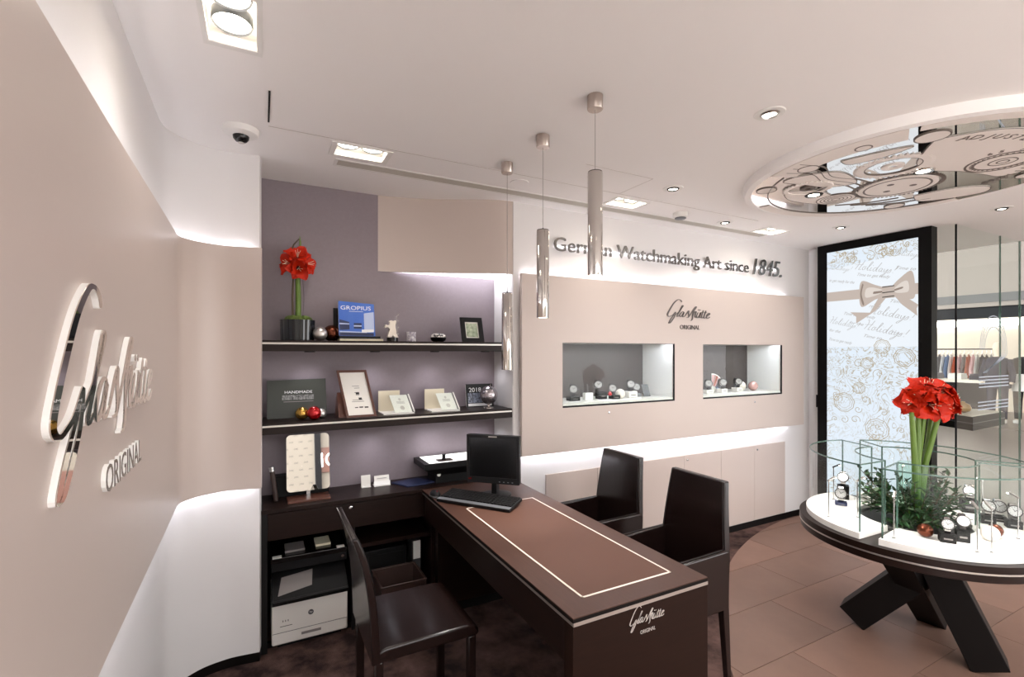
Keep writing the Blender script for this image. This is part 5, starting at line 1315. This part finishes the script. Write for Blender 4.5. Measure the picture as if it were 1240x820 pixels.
# ================================================================== LED SCREEN
t = thing('led_screen', 'tall black framed light screen with gift wrap picture by the shop window', 'screen', (4.79, 2.29, 0))
fs_ = F_X((4.752, 0, 0))
part('frame', MB().holes(-2.737, -1.85, 0, H - .004, [(-2.653, -1.938, .10, 2.53)], F_X((4.83, 0, 0)), 0, .085), 'led_frame', t)
part('back_panel', MB().box(4.83, 4.84, 1.85, 2.737, 0, H - .004), 'led_frame', t)
part('hinge', MB().box(4.76, 4.80, 2.737, 2.76, 1.06, 1.18), 'black_plastic', t)
sc = part('ornament_picture', MB().box(4.752, 4.83, 1.938, 2.653, .10, 2.53), 'screen_ornament', t, label='white picture with pale gold scrollwork')
pg = part('page_picture', MB().prism([(-2.653, 1.64), (-1.938, 1.64), (-1.938, 2.43), (-2.15, 2.405), (-2.4, 2.39), (-2.653, 2.36)], fs_, .0, .0006), 'screen_page', t, label='white wrapping page printed with greetings')
def scr(u, v): p = PX(u, v, 4.75); return -p.y, p.z
for (u, v), wd_, an in (((1034, 326), .335, -.27), ((1004, 326), .20, -.25), ((1052, 379), .34, -.28), ((1045, 398), .34, -.28), ((1004, 391), .26, -.27), ((1080, 309), .22, -.25), ((1078, 402), .10, -.3)):
    x, z = scr(u, v); hol(fs_, x, z, wd_ / 262, an, pg, 'px_text', .0009, 1.7)
for (u, v), body, wd_ in (((1038, 334), 'Time to get ready', .26), ((1004, 341), 'to get ready for the', .22), ((1024, 308), 'for the', .1), ((1022, 381), 'Time to get ready', .26), ((1004, 401), 'for the', .1), ((1085, 326), 'Time to', .14), ((1078, 366), 'Time to', .15), ((1004, 412), 'Time to get ready', .2), ((1046, 408), 'Time to', .14), ((1028, 392), 'for the', .12), ((1052, 372), 'ready', .09)):
    x, z = scr(u, v); ca, sa = math.cos(-.22), math.sin(-.22); o2 = fs_(x, z, 0)
    f2 = frame(o2, (0, -ca, sa), (0, sa, ca)) if True else None
    text('greeting_print', body, f2, 0, 0, wd_, .026, 'px_text', pg, .0009, .0009, shear=.4)
bx, bz_ = -2.151, 2.110
def scp(pts, mat, d, name='bow_picture', smooth=True): part(name, MB().prism(crom(pts + [pts[0]], 5)[:-1] if smooth else pts, lambda a, b, c_=0: fs_(bx + a, bz_ + b, c_), d, d + .0003), mat, pg)
scp([(-.502, -.042), (.213, -.042), (.213, .048), (-.502, .044)], 'px_ribbon', .0010, 'ribbon_picture', False)
scp([(-.06, -.02), (-.14, -.17), (-.30, -.155), (-.25, -.20), (-.25, -.26), (-.10, -.16), (.0, -.03)], 'px_ribbon', .0012, smooth=False)
scp([(.03, -.02), (.10, -.12), (.205, -.22), (.20, -.16), (.212, -.13), (.13, -.06)], 'px_ribbon', .0012, smooth=False)
scp([(-.02, .035), (-.10, .07), (-.205, .115), (-.225, .0), (-.205, -.115), (-.10, -.06), (-.02, -.035)], 'px_ribbon', .0016)
scp([(.02, .035), (.08, .10), (.165, .155), (.19, .03), (.18, -.075), (.09, -.06), (.02, -.035)], 'px_ribbon', .0016)
scp([(-.04, .02), (-.12, .05), (-.17, .04), (-.175, -.03), (-.12, -.03), (-.05, -.005)], 'px_ribbon_light', .0020)
scp([(.04, .02), (.10, .07), (.14, .07), (.145, -.01), (.09, -.02), (.05, -.01)], 'px_ribbon_light', .0020)
scp([(-.19, .08), (-.205, .0), (-.185, -.09), (-.20, -.09), (-.218, .0), (-.20, .09)], 'px_ribbon_dark', .0020)
scp([(-.11, .012), (-.03, .012), (-.03, .0), (-.11, -.008)], 'px_ribbon_dark', .0023); scp([(.03, .012), (.10, .03), (.10, .015), (.03, -.002)], 'px_ribbon_dark', .0023)
scp([(-.045, .05), (.045, .05), (.045, -.055), (-.045, -.055)], 'px_ribbon', .0024, smooth=False)
for z in (.038, -.01, -.048): scp([(-.045, z), (.045, z + .004), (.045, z + .012), (-.045, z + .008)], 'px_black', .0027, smooth=False)
# round medallion ornaments on the lower picture
for u, v, r in ((1095, 433, .075), (1068, 420, .06), (1022, 487, .085), (1040, 470, .05), (1062, 520, .09), (1050, 440, .05)):
    x, z = scr(u, v)
    for rr, w in ((r, .004), (r * .82, .0025), (r * .6, .002)):
        n = 40; part('ornament_ring', MB().ribbon([(x + (rr + .003 * math.sin(9 * q)) * math.cos(q), z + (rr + .003 * math.sin(9 * q)) * math.sin(q)) for q in [2 * PI * k / n for k in range(n + 1)]], lambda a, b, w=w: w * .6, fs_, .0004, .0007, 1), 'px_gold', sc)
random.seed(5)
for k in range(34):
    x = random.uniform(-2.6, -2.0); z = random.choice([random.uniform(.85, 1.60), random.uniform(2.43, 2.50)]); r = random.uniform(.02, .05); s = random.choice((-1, 1)); ph = random.uniform(0, 6)
    part('ornament_scroll', MB().ribbon([(x + r * (1 - q / 9) * math.cos(ph + s * q), z + r * (1 - q / 9) * math.sin(ph + s * q)) for q in [k2 * .45 for k2 in range(18)]], lambda a, b: .0022, fs_, .0004, .0007, 2), 'px_gold', sc)

# ================================================================== SHOP WINDOW AND MALL
XF = 6.15
for i, (x0, x1) in enumerate(((4.876, 5.706), (5.712, XF))):
    w = struct('window_%d' % (i + 1), MB().box(x0, x1, 1.741, 1.749, 0, H), 'glass', label='clear shop window pane')
    part('pane_edge', MB().box(x0 - .002, x0 + .003, 1.739, 1.751, 0, H), 'glass_edge' if i else 'mall_dark', w)
w = struct('window_3', MB().add([(4.845, 1.848, 0), (4.876, 1.745, 0), (4.876, 1.745, H), (4.845, 1.848, H)], [(0, 1, 2, 3)]), 'glass')
w = struct('window_4', MB().box(XF - .008, XF, 1.749, 3.3, 0, H), 'glass')
part('pane_edge', MB().box(XF - .012, XF + .004, 1.739, 1.751, 0, H), 'glass_edge', w)
struct('wall_window_side', MB().box(4.95, XF, 3.0, 3.05, 0, H), 'mall_wall')
# striped line number on the glass
t = thing('window_decal', 'pale striped line numeral stuck on the shop window glass', 'window decal', (5.6, 1.74, 1.1))
fw = F_Y((0, 1.7405, 0))
for k in range(4):
    r0 = .27 - k * .03
    part('stripe', MB().ribbon([(5.57 + r0 * math.cos(a), 1.62 + r0 * 1.05 * math.sin(a)) for a in [PI * (1.0 - q / 14) for q in range(15)]], lambda a, b: .004, fw, 0, .0008, 2), 'decal', t)
    part('stripe', MB().ribbon([(5.84 - k * .035, 1.62), (5.80 - k * .03, 1.55), (5.36 + k * .02, 1.42)], lambda a, b: .004, fw, 0, .0008, 4), 'decal', t)
    part('stripe', MB().prism([(5.28, 1.38 - k * .028), (5.88, 1.38 - k * .028), (5.88, 1.39 - k * .028), (5.28, 1.39 - k * .028)], fw, 0, .0008), 'decal', t)
for k in range(3): part('stripe', MB().prism([(5.26, 1.17 - k * .03), (5.88, 1.17 - k * .03), (5.88, 1.18 - k * .03), (5.26, 1.18 - k * .03)], fw, 0, .0008), 'decal', t)
# window plinth with gold vase
t = thing('window_plinth', 'black cornered window plinth with a white top behind the glass', 'plinth', (5.7, 2.0, 0))
pp = [(5.34, 1.80), (6.07, 1.82), (6.07, 2.4), (5.6, 2.5), (5.465, 2.074)]
part('body', MB().prism(pp, FZ, .925, 1.042), 'black_plastic', t, bevel=.004)
part('top', MB().prism([(x + (.01 if x < 5.5 else -.01), y + .012) for x, y in pp], FZ, 1.042, 1.048), 'plinth_white', t)
part('band', MB().prism([(x - .001 if x < 5.5 else x, y - .001) for x, y in pp], FZ, .985, .990), 'grey_plastic', t)
part('support_arm', MB().box(5.80, 6.04, 2.4, 3.0, .93, .99), 'black_plastic', t)
p = PZ(1175, 496, 1.048); p = Vector((5.60, 1.96, 1.048))
one('gold_vase', MB().lathe([(.02, 0), (.055, .018), (.064, .045), (.05, .075), (.022, .09), (.018, .10), (.016, .10), (.02, .085), (1e-4, .08)], p, 28), 'gold_metal', 'round gold vase on the white topped window plinth', 'vase', smooth=True)
# mall corridor and the fashion shop across it
struct('floor_mall', MB().box(XF, 18, -8, 12, -.05, -.001), 'mall_stone', label='polished stone mall floor')
struct('floor_mall_front', MB().box(-7, XF, -7.1, YB, -.05, -.001), 'mall_stone_pale', label='pale polished stone mall floor outside the open shop front')  # unseen floor, made pale to bounce light up onto the shop ceiling
XM = 13.5
struct('ceiling_mall', MB().box(XF, 18, -8, 12, 5.6, 5.7), 'mall_wall')  # unseen ceiling, added to shade the mall from the world light
struct('wall_mall', MB().box(XM, XM + .2, -8, 12, 2.81, 5.6), 'mall_wall', label='beige fascia of the shop across the mall')
struct('trim_3', MB().box(XM - .02, XM + .1, -8, 12, 2.63, 2.81), 'mall_metal')
struct('trim_4', MB().box(XM + .0, XM + .1, -8, 12, 2.54, 2.63), 'mall_wall')
struct('trim_5', MB().box(XM + .1, XM + .2, -8, 12, 2.30, 2.54), 'mall_dark')
struct('ceiling_mall_shop', MB().box(XM + .2, 17.6, -8, 12, 2.54, 2.6), 'ceiling_paint')
struct('wall_mall_shop', MB().box(17.4, 17.6, -8, 12, 0, 2.6), 'mall_inner')
struct('floor_mall_shop', MB().box(XM, 17.6, -8, 12, 0, .01), 'mall_stone')
struct('column_mall', MB().box(XM - .1, XM + .25, 2.9, 3.74, 0, 2.81), 'mall_wall')
struct('column_mall', MB().box(XM - .1, XM + .1, 6.05, 6.15, 0, 2.6), 'mall_dark')
struct('column_mall', MB().box(XM - .1, XM + .1, 5.65, 5.72, 0, 2.6), 'mall_dark')
for k, (x, lab) in enumerate(((14.2, 'front'), (15.2, 'middle'), (16.3, 'rear'))):
    one('shop_light_line', MB().box(x, x + .10, 1.5, 9.0, 2.515, 2.535), 'sign_lit', 'long white %s light line in the ceiling of the fashion shop' % lab, 'ceiling light')
one('light_band', MB().box(17.29, 17.395, 1.5, 9.5, 2.28, 2.44), 'sign_lit', 'long white glowing band along the rear wall of the fashion shop', 'light')
t = thing('clothes_rack', 'black wall rack of hanging clothes in the fashion shop', 'clothes rack', (16.0, 5.2, 0))
part('rail', MB().tube([(16.0, 4.9, 1.655), (16.0, 6.6, 1.655)], .015, 8), 'mall_dark', t)
for y in (4.9, 6.6): part('post', MB().tube([(16.0, y, 0), (16.0, y, 1.66)], .015, 8), 'mall_dark', t)
random.seed(3)
gm = ['fabric_white', 'fabric_grey', 'fabric_white', 'fabric_blue', 'fabric_white', 'fabric_rust', 'fabric_pink', 'fabric_grey', 'fabric_rust', 'fabric_pink', 'fabric_white', 'fabric_navy', 'fabric_black', 'fabric_grey']
gl = dict(fabric_white='white', fabric_grey='grey', fabric_blue='pale blue', fabric_rust='rust red', fabric_pink='pale pink', fabric_navy='navy', fabric_black='black')
for k in range(14):
    y = 6.15 - k * .085; L = random.uniform(.55, .8); w = .03
    t = thing('hanging_garment', '%s garment on a hanger on the rail of the fashion shop' % gl[gm[k]], 'garment', (16.0, y, 1.0), group='garments on the rail across the mall')
    part('hanger', MB().tube([(16.0, y, 1.64), (16.0, y, 1.56), (15.82, y, 1.50), (16.18, y, 1.50), (16.0, y, 1.56)], .006, 6), 'steel', t)
    part('cloth', MB().grid(lambda u, v: (16.0 + (u - .5) * (.30 + .12 * v) , y + w * math.sin(u * 20 + v * 3) * (.4 + .6 * v), 1.53 - .10 * abs(u - .5) * 2 * (1 - v) - L * v), 10, 5), gm[k], t, smooth=True)
t = thing('display_bench', 'long white display bench with folded clothes in the fashion shop', 'bench', (15.2, 5.3, 0))
part('top', MB().box(14.9, 15.5, 4.7, 6.3, .85, .92), 'plinth_white', t); part('base', MB().box(15.0, 15.4, 4.8, 6.2, 0, .85), 'mall_dark', t)
for k, (y, m, cn) in enumerate(((5.0, 'fabric_navy', 'navy'), (5.4, 'fabric_white', 'white'), (5.85, 'fabric_grey', 'grey'))):
    one('folded_clothes', MB().box(15.0, 15.35, y - .13, y + .13, .92, 1.02).box(15.02, 15.34, y - .12, y + .12, 1.02, 1.06), m, '%s pile of folded clothes on the white display bench' % cn, 'clothes', bevel=.01)
def mannequin(x, y, coat, trouser, label, skirt=None):
    t = thing('mannequin', label, 'mannequin', (x, y, 0), group='mannequins in the fashion shop')
    prof = [(.05, .0), (.06, .0), (.07, .86), (.16, .95), (.13, 1.1), (.17, 1.32), (.15, 1.42), (.055, 1.48), (.05, 1.55), (.085, 1.62), (.095, 1.70), (.07, 1.79), (1e-4, 1.82)]
    part('body', MB().lathe([(.16, .84), (.165, .95), (.13, 1.1), (.175, 1.32), (.15, 1.42), (.055, 1.48), (.05, 1.54), (.08, 1.62), (.085, 1.70), (.06, 1.79), (1e-4, 1.81)], (x, y, 0), 20, sx=.7)
         .tube([(x, y - .09, .92), (x, y - .10, .5), (x + .01, y - .10, .04)], [.085, .06, .04], 10).tube([(x, y + .09, .92), (x, y + .10, .5), (x + .01, y + .10, .04)], [.085, .06, .04], 10)
         .tube([(x, y - .18, 1.40), (x, y - .24, 1.12), (x - .06, y - .24, .88)], [.05, .04, .03], 8).tube([(x, y + .18, 1.40), (x, y + .24, 1.12), (x - .06, y + .24, .88)], [.05, .04, .03], 8), 'skin_mannequin', t, smooth=True)
    part('coat', MB().lathe([(.215, .78), (.20, .95), (.165, 1.12), (.20, 1.34), (.17, 1.44), (.07, 1.48)], (x, y, 0), 20, sx=.75)
         .tube([(x, y - .18, 1.41), (x, y - .25, 1.12), (x - .05, y - .25, .92)], [.065, .055, .05], 8).tube([(x, y + .18, 1.41), (x, y + .25, 1.12), (x - .05, y + .25, .92)], [.065, .055, .05], 8), coat, t, smooth=True)
    for s in (-1, 1):
        part('trouser_leg', MB().tube([(x, y + s * .09, .9), (x, y + s * .10, .5), (x + .01, y + s * .10, .10)], [.10, .075, .06], 10), trouser, t, smooth=True)
        part('shoe', MB().box(x - .14, x + .06, y + s * .10 - .045, y + s * .10 + .045, 0, .08), 'fabric_white', t, bevel=.02)
    if skirt: part('shirt', MB().lathe([(.19, .72), (.185, .95), (.15, 1.1)], (x - .05, y, 0), 16, sx=.7), skirt, t, smooth=True)
mannequin(14.6, 4.50, 'fabric_navy', 'fabric_navy', 'mannequin in a navy coat and trousers, standing by the fashion shop opening')
mannequin(14.9, 4.16, 'fabric_black', 'fabric_black', 'mannequin in a black jacket over a white top', 'fabric_white')
mannequin(14.5, 5.98, 'fabric_black', 'fabric_grey', 'mannequin in a black jacket and grey trousers, behind the window post')
# shop hoarding across the front, seen in the counter mirror
t = thing('hoarding_wall', 'cream hoarding printed with rows of small dark logos across the mall', 'hoarding', (.5, -7.0, 0))
part('board', MB().box(-3.0, .785, -7.06, -7.0, 0, 3.4), 'hoarding', t)
fho = frame((0, -7.0, 0), (-1, 0, 0), (0, 0, 1))
for r in range(11):
    for q in range(5):
        text('logo_print', 'DKG', fho, -.74 + q * .22 + (r % 2) * .11, 1.5 + r * .17, .09, .036, 'print_dark', t, .001, .001)
one('mall_pillar', MB().box(.79, .935, -7.1, -6.95, 0, 4).box(.787, .938, -7.12, -6.94, 0, .15), 'mall_dark', 'dark square pillar beside the cream hoarding', 'pillar')
struct('wall_mall_front', MB().box(.8, 7, -7.2, -7.1, 0, 3.6), 'hoarding')
t = thing('lit_shop_sign', 'white back-lit letters on a brown shop front beside the dark pillar', 'sign', (1.2, -7.05, 2.1))
part('board', MB().box(.936, 2.2, -7.1, -7.06, 2.08, 2.70), 'frame_wood', t)
part('letter', MB().box(.945, .975, -7.06, -7.03, 2.22, 2.56), 'sign_lit', t)
f3 = frame((1.19, -7.06, 2.39), (-1, 0, 0), (0, 0, 1))
part('letter', MB().ribbon([(.13 * math.cos(a), .15 * math.sin(a)) for a in [-PI * .75 + PI * 1.5 * k / 16 for k in range(17)]], lambda a, b: .018, f3, 0, .03, 2), 'sign_lit', t)
